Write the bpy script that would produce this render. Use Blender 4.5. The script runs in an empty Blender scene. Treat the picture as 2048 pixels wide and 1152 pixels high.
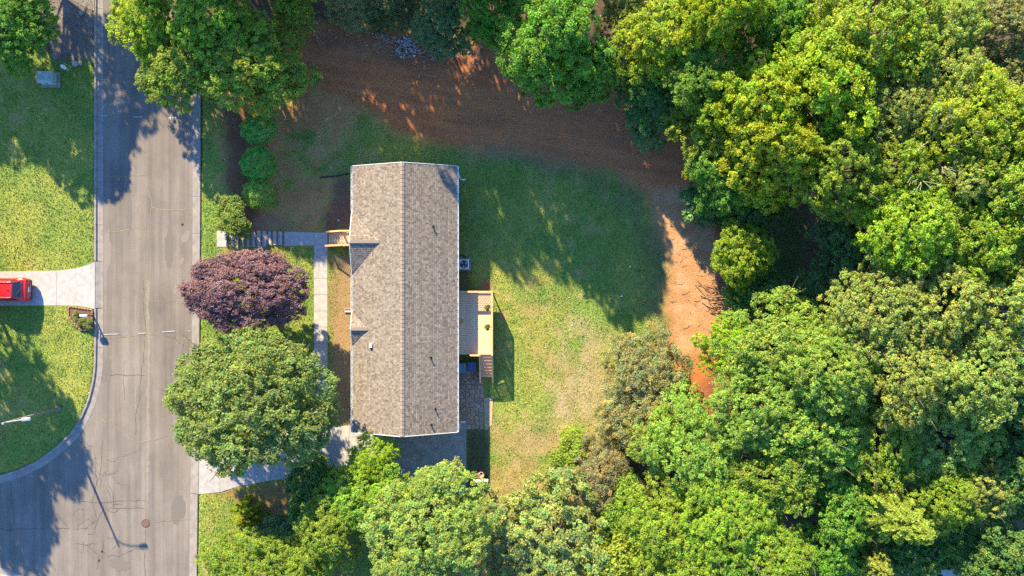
import bpy, bmesh, math, random
import numpy as np
from mathutils import Vector, Matrix
R = math.radians
random.seed(7); rng = np.random.default_rng(11)
sc = bpy.context.scene
col = sc.collection

# ------------------------------------------------------------------ camera, sky, sun, exposure
CAMH = 55.0; FPX = 2048 * 24 / 36
cam = bpy.data.cameras.new('camera'); cam.lens = 24; cam.sensor_width = 36; cam.clip_end = 2000
camo = bpy.data.objects.new('camera', cam); col.objects.link(camo)
camo.location = (0, 0, CAMH); sc.camera = camo
SUN_EL = 27.0; DX, DY = 0.395, -0.919            # direction in which shadows fall on the ground
world = bpy.data.worlds.new('World'); sc.world = world; world.use_nodes = True
wn = world.node_tree; bg = wn.nodes['Background']
sky = wn.nodes.new('ShaderNodeTexSky'); sky.sky_type = 'NISHITA'; sky.sun_disc = False
sky.sun_elevation = R(SUN_EL); sky.sun_rotation = math.atan2(-DX, -DY)
sky.air_density = 1.0; sky.dust_density = 0.0; sky.ozone_density = 9.0
wn.links.new(sky.outputs[0], bg.inputs[0]); bg.inputs[1].default_value = 0.15
sl = bpy.data.lights.new('sun', 'SUN'); sl.energy = 5.0; sl.angle = R(0.6); sl.color = (1.0, 0.86, 0.54)
so = bpy.data.objects.new('sun', sl); col.objects.link(so)
ce = math.cos(R(SUN_EL)); ldir = Vector((DX * ce, DY * ce, -math.sin(R(SUN_EL))))
so.rotation_euler = ldir.to_track_quat('-Z', 'Y').to_euler(); so.location = (-20, 40, 40)
vs = sc.view_settings; vs.view_transform = 'Standard'; vs.look = 'None'; vs.gamma = 1.0; vs.exposure = 1.75
vs.use_curve_mapping = False
cy = sc.cycles; cy.max_bounces = 5; cy.diffuse_bounces = 3; cy.glossy_bounces = 2; cy.transmission_bounces = 3
cy.use_denoising = False; cy.caustics_reflective = False; cy.caustics_refractive = False

# ------------------------------------------------------------------ terrain and photo-to-ground helpers
LZ = 0.11; YD = -1.15                            # lawn level by the road, yard level round the house
def smooth(t): t = np.clip(t, 0, 1); return t * t * (3 - 2 * t)
def slope_z(x, y):
    m = smooth((2.0 - y) / 9.0)                  # along the driveway the bank is longer
    x0 = -23.0 - 1.6 * m; x1 = -18.7 + 4.5 * m
    t = np.clip((x - x0) / (x1 - x0), 0, 1)
    t = t * 0.75 + smooth(t) * 0.25
    return LZ + (YD - LZ) * t
def W(px, py, z=0.0):
    k = (CAMH - z) / FPX
    return Vector(((px - 1024) * k, (576 - py) * k, z))
def G(px, py, dz=0.0):
    z = 0.0
    for _ in range(5):
        p = W(px, py, z); z = float(slope_z(p.x, p.y))
    p = W(px, py, z); p.z = z + dz
    return p
def to_px(x, y, z): k = FPX / (CAMH - z); return 1024 + x * k, 576 - y * k

def vhash(ix, iy, s):
    h = np.sin(ix * 127.1 + iy * 311.7 + s * 74.7) * 43758.5453
    return h - np.floor(h)
def vnoise(x, y, s=0):
    ix = np.floor(x); iy = np.floor(y); fx = smooth(x - ix); fy = smooth(y - iy)
    a = vhash(ix, iy, s); b = vhash(ix + 1, iy, s); c = vhash(ix, iy + 1, s); d = vhash(ix + 1, iy + 1, s)
    return (a * (1 - fx) + b * fx) * (1 - fy) + (c * (1 - fx) + d * fx) * fy
def fbm(x, y, s=0, o=4):
    v = 0; a = 0.5; t = 0
    for i in range(o):
        v = v + a * vnoise(x, y, s + i * 13); t += a; x = x * 2.03 + 5.1; y = y * 2.03 + 1.7; a *= 0.55
    return v / t
def poly_sdf(x, y, poly):                        # negative inside
    d = np.full(x.shape, 1e18); ins = np.zeros(x.shape, bool); n = len(poly)
    for i in range(n):
        ax, ay = poly[i]; bx, by = poly[(i + 1) % n]
        ex, ey = bx - ax, by - ay; wx, wy = x - ax, y - ay
        t = np.clip((wx * ex + wy * ey) / (ex * ex + ey * ey + 1e-9), 0, 1)
        d = np.minimum(d, (wx - ex * t) ** 2 + (wy - ey * t) ** 2)
        c = (ay > y) != (by > y)
        with np.errstate(divide='ignore', invalid='ignore'):
            xi = ax + (y - ay) * ex / (ey if ey else 1e-9)
        ins ^= c & (x < xi)
    d = np.sqrt(d)
    return np.where(ins, -d, d)

# ------------------------------------------------------------------ materials
def newmat(name):
    m = bpy.data.materials.new(name); m.use_nodes = True
    nt = m.node_tree; b = nt.nodes['Principled BSDF']
    return m, nt, b
def mat(name, c, rough=0.7, var=0.15, scale=6.0, bump=0.0, bscale=40.0, spec=0.3, metal=0.0, c2=None, stretch=(1, 1, 1), detail=6):
    m, nt, b = newmat(name); N = nt.nodes; L = nt.links
    tc = N.new('ShaderNodeTexCoord'); mp = N.new('ShaderNodeMapping'); mp.inputs['Scale'].default_value = stretch
    L.new(tc.outputs['Object'], mp.inputs[0])
    nz = N.new('ShaderNodeTexNoise'); nz.inputs['Scale'].default_value = scale; nz.inputs['Detail'].default_value = detail
    L.new(mp.outputs[0], nz.inputs['Vector'])
    rp = N.new('ShaderNodeValToRGB'); e = rp.color_ramp.elements
    a = c2 if c2 else tuple(v * (1 - var) for v in c); d = c if c2 else tuple(min(1, v * (1 + var)) for v in c)
    e[0].position = 0.3; e[0].color = (*a, 1); e[1].position = 0.7; e[1].color = (*d, 1)
    L.new(nz.outputs['Fac'], rp.inputs[0]); L.new(rp.outputs[0], b.inputs['Base Color'])
    b.inputs['Roughness'].default_value = rough; b.inputs['Specular IOR Level'].default_value = spec; b.inputs['Metallic'].default_value = metal
    if bump:
        n2 = N.new('ShaderNodeTexNoise'); n2.inputs['Scale'].default_value = bscale; n2.inputs['Detail'].default_value = 5
        L.new(tc.outputs['Object'], n2.inputs['Vector'])
        bp = N.new('ShaderNodeBump'); bp.inputs['Strength'].default_value = bump; bp.inputs['Distance'].default_value = 0.05
        L.new(n2.outputs['Fac'], bp.inputs['Height']); L.new(bp.outputs[0], b.inputs['Normal'])
    return m
def attr_mat(name, rough=0.85, fine=0.25, fscale=9.0, bump=0.0, bscale=10.0, spec=0.15):
    """colour from the mesh's own albedo attribute, with fine grain"""
    m, nt, b = newmat(name); N = nt.nodes; L = nt.links
    at = N.new('ShaderNodeAttribute'); at.attribute_name = 'col'
    tc = N.new('ShaderNodeTexCoord')
    nz = N.new('ShaderNodeTexNoise'); nz.inputs['Scale'].default_value = fscale; nz.inputs['Detail'].default_value = 5; nz.inputs['Roughness'].default_value = 0.7
    L.new(tc.outputs['Object'], nz.inputs['Vector'])
    mr = N.new('ShaderNodeMapRange'); mr.inputs[1].default_value = 0.25; mr.inputs[2].default_value = 0.75
    mr.inputs[3].default_value = 1 - fine; mr.inputs[4].default_value = 1 + fine
    L.new(nz.outputs['Fac'], mr.inputs[0])
    mx = N.new('ShaderNodeVectorMath'); mx.operation = 'SCALE'
    L.new(at.outputs['Color'], mx.inputs[0]); L.new(mr.outputs[0], mx.inputs['Scale'])
    L.new(mx.outputs[0], b.inputs['Base Color'])
    b.inputs['Roughness'].default_value = rough; b.inputs['Specular IOR Level'].default_value = spec
    if bump:
        n2 = N.new('ShaderNodeTexNoise'); n2.inputs['Scale'].default_value = bscale; n2.inputs['Detail'].default_value = 6; n2.inputs['Roughness'].default_value = 0.75
        L.new(tc.outputs['Object'], n2.inputs['Vector'])
        bp = N.new('ShaderNodeBump'); bp.inputs['Strength'].default_value = bump; bp.inputs['Distance'].default_value = 0.12
        L.new(n2.outputs['Fac'], bp.inputs['Height']); L.new(bp.outputs[0], b.inputs['Normal'])
    return m
def leaf_mat(name, trans=0.3, rough=0.5, spec=0.35):
    m, nt, b = newmat(name); N = nt.nodes; L = nt.links
    at = N.new('ShaderNodeAttribute'); at.attribute_name = 'col'
    oi = N.new('ShaderNodeObjectInfo')
    mx = N.new('ShaderNodeVectorMath'); mx.operation = 'MULTIPLY'
    L.new(at.outputs['Color'], mx.inputs[0]); L.new(oi.outputs['Color'], mx.inputs[1])
    L.new(mx.outputs[0], b.inputs['Base Color']); b.inputs['Roughness'].default_value = rough; b.inputs['Specular IOR Level'].default_value = spec
    tr = N.new('ShaderNodeBsdfTranslucent'); t2 = N.new('ShaderNodeVectorMath'); t2.operation = 'MULTIPLY'; t2.inputs[1].default_value = (1.25, 1.15, 0.5)
    L.new(mx.outputs[0], t2.inputs[0]); L.new(t2.outputs[0], tr.inputs['Color'])
    ms = N.new('ShaderNodeMixShader'); ms.inputs[0].default_value = trans
    L.new(b.outputs[0], ms.inputs[1]); L.new(tr.outputs[0], ms.inputs[2])
    L.new(ms.outputs[0], N['Material Output'].inputs['Surface'])
    return m
M = {}
M['ground'] = attr_mat('ground_soil_and_turf', 0.9, 0.36, 7.0, 0.45, 7.0)
M['grass'] = attr_mat('grass_blades', 0.7, 0.15, 3.0)
M['speck'] = attr_mat('wood_chips_and_pebbles', 0.9, 0.1, 20)
M['shingle'] = attr_mat('asphalt_shingle', 0.92, 0.22, 30.0, 0.0, 60.0, 0.1)
M['stone'] = attr_mat('field_stone', 0.85, 0.2, 8.0, 0.4, 14.0)
M['leaf'] = leaf_mat('leaf', 0.42)
M['dense_leaf'] = leaf_mat('dense_leaf', 0.15, 0.6, 0.25)
M['concrete'] = mat('concrete', (0.385, 0.355, 0.335), 0.9, 0.16, 2.2, 0.15, 60, 0.15)
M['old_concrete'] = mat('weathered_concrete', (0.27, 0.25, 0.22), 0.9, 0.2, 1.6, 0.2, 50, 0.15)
M['kerb'] = mat('kerb_concrete', (0.265, 0.23, 0.205), 0.9, 0.2, 1.8, 0.2, 50, 0.15)
M['timber'] = mat('treated_timber', (0.21, 0.12, 0.06), 0.85, 0.3, 5, 0.3, 30)
M['deck'] = mat('new_pine_board', (0.61, 0.44, 0.27), 0.75, 0.2, 5.0, 0.12, 40, 0.2, stretch=(0.5, 5, 5))
M['rail'] = mat('pine_railing', (0.62, 0.37, 0.17), 0.75, 0.14, 6.0, 0.1, 40, 0.2)
M['white'] = mat('white_paint', (0.78, 0.78, 0.76), 0.5, 0.05, 4)
M['siding'] = mat('vinyl_siding', (0.52, 0.50, 0.45), 0.6, 0.06, 3)
M['brick'] = mat('foundation_brick', (0.26, 0.12, 0.08), 0.85, 0.25, 12, 0.3, 40)
M['edge_brick'] = mat('edging_brick', (0.30, 0.17, 0.12), 0.85, 0.25, 12, 0.3, 40)
M['glass'] = mat('window_glass', (0.03, 0.04, 0.05), 0.08, 0.1, 2, spec=0.7)
M['black'] = mat('black_plastic', (0.02, 0.02, 0.022), 0.5, 0.2, 6)
M['grey_metal'] = mat('galvanised_steel', (0.42, 0.43, 0.43), 0.45, 0.12, 6, metal=0.5, spec=0.5)
M['pole'] = mat('weathered_pole', (0.20, 0.17, 0.13), 0.8, 0.2, 5)
M['cabinet'] = mat('pale_green_cabinet', (0.30, 0.40, 0.36), 0.6, 0.18, 3.5)
M['ac'] = mat('beige_ac_casing', (0.60, 0.59, 0.55), 0.5, 0.06, 5)
M['ac_dark'] = mat('ac_dark_grille', (0.03, 0.035, 0.04), 0.5, 0.1, 5)
M['car'] = mat('red_car_paint', (0.50, 0.018, 0.022), 0.22, 0.03, 2, spec=0.7)
M['tyre'] = mat('tyre_rubber', (0.018, 0.018, 0.018), 0.85, 0.1, 10)
M['chrome'] = mat('silver_trim', (0.62, 0.62, 0.63), 0.25, 0.03, 4, metal=0.8, spec=0.6)
M['redlamp'] = mat('red_lamp_lens', (0.35, 0.01, 0.01), 0.15, 0.05, 4, spec=0.7)
M['rim_red'] = mat('orange_red_hoop', (0.62, 0.06, 0.03), 0.45, 0.05, 4)
M['net'] = mat('white_net_cord', (0.75, 0.74, 0.70), 0.8, 0.05, 4)
M['rust'] = mat('rusty_iron', (0.10, 0.05, 0.038), 0.8, 0.3, 14, 0.3, 40)
M['rust2'] = mat('pale_rusty_iron', (0.20, 0.125, 0.10), 0.8, 0.25, 14, 0.3, 40)
M['bin_blue'] = mat('blue_bin_plastic', (0.06, 0.075, 0.20), 0.5, 0.12, 4)
M['bin_teal'] = mat('teal_bin_plastic', (0.08, 0.19, 0.26), 0.5, 0.12, 4)
M['mulch'] = mat('bark_mulch', (0.16, 0.085, 0.05), 0.95, 0.45, 18, 0.9, 25)
M['bark'] = mat('tree_bark', (0.14, 0.105, 0.075), 0.95, 0.3, 6, 0.5, 20)
M['deadwood'] = mat('bleached_dead_wood', (0.34, 0.28, 0.22), 0.9, 0.25, 8, 0.3, 30)
M['brushwood'] = mat('cut_brushwood', (0.30, 0.17, 0.10), 0.9, 0.35, 6, 0.3, 30)
M['paint'] = mat('road_paint', (0.44, 0.42, 0.39), 0.85, 0.4, 14)
M['crack'] = mat('crack_filled_with_weeds', (0.235, 0.20, 0.105), 0.95, 0.35, 9)
M['hair_crack'] = mat('hairline_crack', (0.105, 0.09, 0.08), 0.95, 0.3, 9)
M['mat_tan'] = mat('door_mat', (0.45, 0.27, 0.09), 0.95, 0.15, 20)
M['terracotta'] = mat('planter_dark', (0.05, 0.05, 0.035), 0.7, 0.2, 10)
M['clay_sill'] = mat('compacted_tan_clay', (0.46, 0.30, 0.17), 0.95, 0.18, 5, 0.4, 25)
def asphalt():
    m, nt, b = newmat('worn_asphalt'); N = nt.nodes; L = nt.links
    tc = N.new('ShaderNodeTexCoord')
    def noise(scale, stretch, detail=5, rough=0.6):
        mp = N.new('ShaderNodeMapping'); mp.inputs['Scale'].default_value = stretch; L.new(tc.outputs['Object'], mp.inputs[0])
        n = N.new('ShaderNodeTexNoise'); n.inputs['Scale'].default_value = scale; n.inputs['Detail'].default_value = detail; n.inputs['Roughness'].default_value = rough
        L.new(mp.outputs[0], n.inputs['Vector']); return n.outputs['Fac']
    def mapr(f, lo, hi, a=0.3, z=0.7):
        r = N.new('ShaderNodeMapRange'); r.inputs[1].default_value = a; r.inputs[2].default_value = z; r.inputs[3].default_value = lo; r.inputs[4].default_value = hi
        L.new(f, r.inputs[0]); return r.outputs[0]
    def mul(a, c):
        k = N.new('ShaderNodeMath'); k.operation = 'MULTIPLY'; L.new(a, k.inputs[0]); L.new(c, k.inputs[1]); return k.outputs[0]
    streak = mapr(noise(1.0, (1.5, 0.05, 1), 4), 0.76, 1.20)
    blotch = mapr(noise(0.28, (1, 0.7, 1), 6, 0.7), 0.74, 1.18)
    grain = mapr(noise(14, (1, 1, 1), 4, 0.8), 0.78, 1.22)
    f = mul(mul(streak, blotch), grain)
    v = N.new('ShaderNodeVectorMath'); v.operation = 'SCALE'; v.inputs[0].default_value = (0.200, 0.166, 0.140); L.new(f, v.inputs['Scale'])
    L.new(v.outputs[0], b.inputs['Base Color']); b.inputs['Roughness'].default_value = 0.92; b.inputs['Specular IOR Level'].default_value = 0.15
    bp = N.new('ShaderNodeBump'); bp.inputs['Strength'].default_value = 0.35; bp.inputs['Distance'].default_value = 0.03
    L.new(noise(22, (1, 1, 1), 4, 0.8), bp.inputs['Height']); L.new(bp.outputs[0], b.inputs['Normal'])
    return m
M['asphalt'] = asphalt()

# ------------------------------------------------------------------ object helpers
WL = {}
def tag(o, label=None, cat=None, group=None, kind=None):
    if label: o['label'] = label
    if cat: o['category'] = cat
    if group: o['group'] = group
    if kind: o['kind'] = kind
    return o
def link(o, loc=(0, 0, 0), parent=None):
    col.objects.link(o); loc = Vector(loc); WL[o.name] = loc
    if parent is not None:
        o.parent = parent; o.location = loc - WL[parent.name]
    else: o.location = loc
    return o
def empty(name, loc, label, cat, group=None):
    o = bpy.data.objects.new(name, None); o.empty_display_size = 0.3
    return tag(link(o, loc), label, cat, group)
def mesh_np(name, verts, faces, m, cols=None, smooth_=False):
    """faces: int array (n,3) or (n,4); cols: per-vertex rgb"""
    me = bpy.data.meshes.new(name); verts = np.asarray(verts, np.float32); faces = np.asarray(faces, np.int32)
    n, k = faces.shape
    me.vertices.add(len(verts)); me.vertices.foreach_set('co', verts.ravel())
    me.loops.add(n * k); me.loops.foreach_set('vertex_index', faces.ravel())
    me.polygons.add(n); me.polygons.foreach_set('loop_start', np.arange(0, n * k, k, dtype=np.int32)); me.polygons.foreach_set('loop_total', np.full(n, k, np.int32))
    me.polygons.foreach_set('use_smooth', np.full(n, bool(smooth_)))
    me.update(calc_edges=True)
    if cols is not None:
        a = me.attributes.new('col', 'FLOAT_COLOR', 'POINT')
        c = np.ones((len(verts), 4), np.float32); c[:, :3] = cols; a.data.foreach_set('color', c.ravel())
    me.materials.append(m)
    return me
class MB:                                        # collects shapes, world coordinates, into one mesh
    def __init__(s): s.bm = bmesh.new()
    def box(s, c, d, rot=None, bevel=0):
        r = bmesh.ops.create_cube(s.bm, size=1); vv = r['verts']
        mt = Matrix.Translation(Vector(c)) @ (rot.to_4x4() if rot else Matrix()) @ Matrix.Diagonal((*d, 1))
        bmesh.ops.transform(s.bm, matrix=mt, verts=vv)
        if bevel:
            es = list({e for v in vv for e in v.link_edges}); bmesh.ops.bevel(s.bm, geom=es, offset=bevel, segments=1, affect='EDGES')
        return s
    def bar(s, a, b, w, h, bevel=0):
        a = Vector(a); b = Vector(b); d = b - a; L = d.length
        up = Vector((0, 0, 1)) if abs(d.normalized().z) < 0.95 else Vector((0, 1, 0))
        x = d.normalized(); y = up.cross(x).normalized(); z = x.cross(y)
        rot = Matrix((x, y, z)).transposed()
        return s.box((a + b) / 2, (L, w, h), rot, bevel)
    def tube(s, pts, rad, seg=8, cap=True):
        pts = [Vector(p) for p in pts]; rings = []
        rad = rad if isinstance(rad, (list, tuple)) else [rad] * len(pts)
        for i, p in enumerate(pts):
            d = (pts[min(i + 1, len(pts) - 1)] - pts[max(i - 1, 0)]).normalized()
            u = d.cross(Vector((0.13, 0.21, 1)) if abs(d.z) < 0.9 else Vector((1, 0.2, 0.1))).normalized(); v = d.cross(u)
            rings.append([s.bm.verts.new(p + (u * math.cos(t) + v * math.sin(t)) * rad[i]) for t in [2 * math.pi * j / seg for j in range(seg)]])
        for a, b in zip(rings, rings[1:]):
            for j in range(seg): s.bm.faces.new((a[j], a[(j + 1) % seg], b[(j + 1) % seg], b[j]))
        if cap and seg > 2: s.bm.faces.new(rings[0][::-1]); s.bm.faces.new(rings[-1])
        return s
    def cyl(s, c, r, h, seg=24, r2=None):
        c = Vector(c); return s.tube([c, c + Vector((0, 0, h))], [r, r if r2 is None else r2], seg)
    def prism(s, pts, z0, z1):                   # pts: xy polygon; z0, z1 numbers
        a = [s.bm.verts.new((p[0], p[1], z0)) for p in pts]; b = [s.bm.verts.new((p[0], p[1], z1)) for p in pts]
        n = len(pts); s.bm.faces.new(b); s.bm.faces.new(a[::-1])
        for i in range(n): s.bm.faces.new((a[i], a[(i + 1) % n], b[(i + 1) % n], b[i]))
        return s
    def face(s, pts): s.bm.faces.new([s.bm.verts.new(p) for p in pts]); return s
    def build(s, name, m, parent=None, loc=(0, 0, 0), sm=False, bevel=0):
        loc = Vector(loc); bmesh.ops.recalc_face_normals(s.bm, faces=s.bm.faces)
        if loc.length: bmesh.ops.translate(s.bm, vec=-loc, verts=s.bm.verts)
        if bevel: bmesh.ops.bevel(s.bm, geom=list(s.bm.edges), offset=bevel, segments=1, affect='EDGES')
        me = bpy.data.meshes.new(name); s.bm.to_mesh(me); s.bm.free(); me.materials.append(M[m] if isinstance(m, str) else m)
        if sm:
            for p in me.polygons: p.use_smooth = True
        return link(bpy.data.objects.new(name, me), loc, parent)
_bc = {}
def piece(name, m, c, d, parent, bevel=0.0):     # a box piece at centre c; alike pieces share their mesh
    key = (name, m, tuple(round(v, 4) for v in d), bevel)
    if key not in _bc:
        b = MB().box((0, 0, 0), d, None, bevel); bmesh.ops.recalc_face_normals(b.bm, faces=b.bm.faces)
        me = bpy.data.meshes.new(name); b.bm.to_mesh(me); b.bm.free(); me.materials.append(M[m]); _bc[key] = me
    return link(bpy.data.objects.new(name, _bc[key]), c, parent)
def sheet(name, poly, m, dz, parent=None, res=0.8, thick=0.0, flat=None):
    """a paving sheet following the ground; poly in photo pixels on the ground"""
    pts = [G(x, y) for x, y in poly]; bm = bmesh.new()
    f = bm.faces.new([bm.verts.new((p.x, p.y, 0)) for p in pts])
    xs = [p.x for p in pts]; ys = [p.y for p in pts]
    for ax, lo, hi in ((0, min(xs), max(xs)), (1, min(ys), max(ys))):
        v = lo + res
        while v < hi and res > 0:
            co = (v, 0, 0) if ax == 0 else (0, v, 0); no = (1, 0, 0) if ax == 0 else (0, 1, 0)
            bmesh.ops.bisect_plane(bm, geom=list(bm.verts) + list(bm.edges) + list(bm.faces), plane_co=co, plane_no=no); v += res
    for v in bm.verts: v.co.z = (float(slope_z(v.co.x, v.co.y)) if flat is None else flat) + dz
    bmesh.ops.recalc_face_normals(bm, faces=bm.faces)
    if bm.faces and sum(fc.normal.z for fc in bm.faces) < 0: bmesh.ops.reverse_faces(bm, faces=bm.faces)
    if thick:
        r = bmesh.ops.extrude_face_region(bm, geom=list(bm.faces)); vs_ = [g for g in r['geom'] if isinstance(g, bmesh.types.BMVert)]
        bmesh.ops.translate(bm, vec=(0, 0, -thick), verts=vs_); bmesh.ops.recalc_face_normals(bm, faces=bm.faces)
    c = sum(pts, Vector()) / len(pts)
    bmesh.ops.translate(bm, vec=-c, verts=bm.verts)
    me = bpy.data.meshes.new(name); bm.to_mesh(me); bm.free(); me.materials.append(M[m])
    return link(bpy.data.objects.new(name, me), c, parent)

# ------------------------------------------------------------------ ground
ROADP = [(190, -600), (190, 520), (190, 736), (185, 766), (176, 801), (161, 836), (145, 862), (112, 894), (75, 921), (37, 939), (0, 950), (-120, 968), (-900, 975),
         (-900, 1140), (-100, 1140), (0, 1151), (60, 1175), (110, 1230), (140, 1300), (145, 1800), (393, 1800), (395, 1152), (397, 1000), (400, 700), (402, 400), (403, 0), (403, -600)]
def ground_color(px, py):
    n1 = fbm(px / 60, py / 60, 1); n2 = fbm(px / 22, py / 22, 5); n3 = fbm(px / 140, py / 140, 9); n4 = fbm(px / 9, py / 9, 21, 2)
    def C(*c): return np.array(c)
    def mix(a, b, t): t = np.clip(t, 0, 1)[..., None]; return a * (1 - t) + b * t
    lush = C(0.165, 0.240, 0.045); yel = C(0.275, 0.290, 0.058); dry = C(0.34, 0.27, 0.105)
    c = mix(np.broadcast_to(lush, px.shape + (3,)), yel, (n1 - 0.32) * 2.4 + (n2 - 0.5) * 0.8)
    c = mix(c, dry, (n3 - 0.56) * 2.4 + (n2 - 0.58) * 2.2)
    c = mix(c, C(0.13, 0.19, 0.035), (fbm(px / 15 + 40, py / 15, 91) - 0.62) * 4)
    wx = (n1 - 0.5) * 90 + (n2 - 0.5) * 50 + (n4 - 0.5) * 16; wy = (fbm(px / 50 + 9, py / 50, 33) - 0.5) * 90 + (n2 - 0.5) * 40
    def region(c, poly, ca, cb, soft=14, warp=0.6, amt=1.0, mottle=None):
        d = poly_sdf(px + wx * warp, py + wy * warp, poly)
        t = np.clip(0.5 - d / (2 * soft), 0, 1) * amt
        if mottle is not None: t = t * np.clip((mottle - 0.35) * 4, 0, 1)
        return mix(c, mix(np.broadcast_to(C(*ca), px.shape + (3,)), C(*cb), (n2 - 0.3) * 1.6 + (n4 - 0.5) * 0.8), t)
    nm = fbm(px / 34 + 3, py / 34, 51)
    # dry straw on the sunny lawn and round the bottom trees
    c = region(c, [(1140, 640), (1220, 660), (1200, 1000), (1120, 1010), (1100, 860), (1110, 740)], (0.30, 0.23, 0.105), (0.40, 0.31, 0.17), 24, 0.6, 0.85, nm + 0.12)
    c = region(c, [(970, 860), (1120, 840), (1230, 1152), (960, 1152)], (0.27, 0.19, 0.075), (0.36, 0.26, 0.13), 26, 0.7, 0.8, nm + 0.12)
    c = region(c, [(1040, 560), (1110, 560), (1130, 760), (1060, 760)], (0.27, 0.20, 0.06), (0.30, 0.19, 0.08), 30, 0.8, 0.6, nm)
    # woodland floor
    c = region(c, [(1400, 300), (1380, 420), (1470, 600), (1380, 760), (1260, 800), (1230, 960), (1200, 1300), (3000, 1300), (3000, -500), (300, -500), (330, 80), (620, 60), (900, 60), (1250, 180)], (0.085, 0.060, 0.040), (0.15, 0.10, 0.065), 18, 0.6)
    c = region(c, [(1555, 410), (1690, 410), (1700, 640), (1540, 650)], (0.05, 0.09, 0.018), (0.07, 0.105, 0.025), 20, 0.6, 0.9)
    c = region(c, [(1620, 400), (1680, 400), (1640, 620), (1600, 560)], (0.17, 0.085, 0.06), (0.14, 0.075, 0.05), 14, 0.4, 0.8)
    c = region(c, [(1385, 700), (1470, 700), (1490, 870), (1420, 870)], (0.26, 0.10, 0.055), (0.20, 0.075, 0.045), 10, 0.3)
    c = region(c, [(930, 1060), (1010, 1040), (1020, 1300), (900, 1300)], (0.30, 0.14, 0.07), (0.20, 0.10, 0.05), 16, 0.6)
    # graded red clay
    dirt = [(560, 40), (640, 55), (800, 70), (985, 95), (1230, 180), (1370, 260), (1400, 400), (1425, 470), (1480, 590), (1450, 690), (1400, 780), (1345, 740), (1332, 640), (1335, 520), (1285, 390), (1210, 345), (1060, 315), (920, 297), (790, 262), (715, 212), (640, 205), (560, 205)]
    c = region(c, dirt, (0.43, 0.145, 0.050), (0.50, 0.165, 0.055), 16, 0.45)
    streak = fbm(px / 90, (py - px * 0.18) / 9, 71)
    d = poly_sdf(px, py, dirt); ins = np.clip(0.5 - d / 30, 0, 1)
    c = mix(c, C(0.56, 0.20, 0.075), ins * (streak - 0.5) * 2.2)
    c = mix(c, C(0.27, 0.105, 0.048), ins * (0.5 - streak) * 2.4)
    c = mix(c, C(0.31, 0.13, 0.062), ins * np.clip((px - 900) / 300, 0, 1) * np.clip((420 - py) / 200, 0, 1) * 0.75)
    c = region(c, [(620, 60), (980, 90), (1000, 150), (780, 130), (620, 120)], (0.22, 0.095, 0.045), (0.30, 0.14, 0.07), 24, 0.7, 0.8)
    c = region(c, [(1290, 380), (1400, 380), (1470, 590), (1450, 690), (1350, 720), (1335, 520)], (0.40, 0.20, 0.09), (0.47, 0.29, 0.16), 14, 0.25, 0.95)
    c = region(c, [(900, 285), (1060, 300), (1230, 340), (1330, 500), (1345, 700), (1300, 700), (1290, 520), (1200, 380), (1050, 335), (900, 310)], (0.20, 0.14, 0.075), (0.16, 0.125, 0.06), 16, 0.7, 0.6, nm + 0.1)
    # front bed by the evergreens and along the house
    c = region(c, [(440, 200), (570, 170), (720, 200), (670, 290), (640, 340), (690, 400), (705, 460), (560, 475), (505, 470), (470, 400), (440, 300)], (0.37, 0.175, 0.062), (0.46, 0.235, 0.095), 16, 0.9, 0.9, nm + 0.1)
    c = region(c, [(445, 215), (490, 215), (500, 300), (530, 460), (490, 470), (455, 380)], (0.19, 0.085, 0.042), (0.25, 0.12, 0.06), 9, 0.4)
    c = region(c, [(675, 355), (710, 355), (710, 462), (650, 462)], (0.23, 0.095, 0.055), (0.15, 0.085, 0.06), 9, 0.5, 0.9)
    c = region(c, [(655, 520), (712, 500), (712, 860), (655, 860)], (0.31, 0.195, 0.10), (0.25, 0.15, 0.075), 9, 0.4, 0.95)
    c = region(c, [(655, 535), (690, 535), (680, 610), (655, 640)], (0.19, 0.165, 0.05), (0.25, 0.20, 0.08), 9, 0.5, 0.8)
    c = region(c, [(440, 495), (560, 495), (575, 535), (440, 525)], (0.34, 0.22, 0.085), (0.28, 0.20, 0.05), 7, 0.3, 0.9)
    c = region(c, [(505, 440), (545, 430), (600, 462), (505, 465)], (0.30, 0.17, 0.10), (0.22, 0.15, 0.10), 7, 0.3, 0.8)
    c = region(c, [(440, 985), (540, 960), (700, 950), (700, 1152), (520, 1152), (520, 1040)], (0.25, 0.145, 0.062), (0.29, 0.185, 0.05), 14, 0.6, 0.95)
    c = region(c, [(930, 860), (970, 860), (968, 1000), (930, 1000)], (0.10, 0.07, 0.045), (0.075, 0.09, 0.03), 8, 0.3, 0.9)  # house shadow beside the apron, painted dark into the ground colour
    c = region(c, [(915, 535), (945, 540), (940, 585), (915, 585)], (0.17, 0.08, 0.055), (0.12, 0.08, 0.05), 8, 0.4, 0.8)
    c = region(c, [(960, 568), (985, 562), (985, 582), (962, 582)], (0.30, 0.11, 0.055), (0.26, 0.10, 0.05), 6, 0.2, 0.9)
    c = region(c, [(1000, 622), (1015, 622), (1012, 642), (1000, 642)], (0.40, 0.18, 0.08), (0.40, 0.18, 0.08), 5, 0.2, 0.9)
    # leaf litter bed at the top left corner
    c = region(c, [(60, -40), (190, -40), (190, 122), (110, 120), (70, 60)], (0.17, 0.125, 0.105), (0.24, 0.18, 0.15), 9, 0.35)
    return np.clip(c, 0.01, 0.9)
def ground_z(x, y):
    z = slope_z(x, y); px, py = to_px(x, y, z)
    rd = poly_sdf(px, py, ROADP) * 0.0403
    z = np.where(rd < 0, -0.10, z - LZ + np.minimum(LZ, np.clip(rd, 0, None) / 0.12 * LZ))
    z = z + np.where(rd > 0.3, (fbm(x * 0.9, y * 0.9, 77) - 0.5) * 0.05, 0)
    return z, rd, px, py
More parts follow.
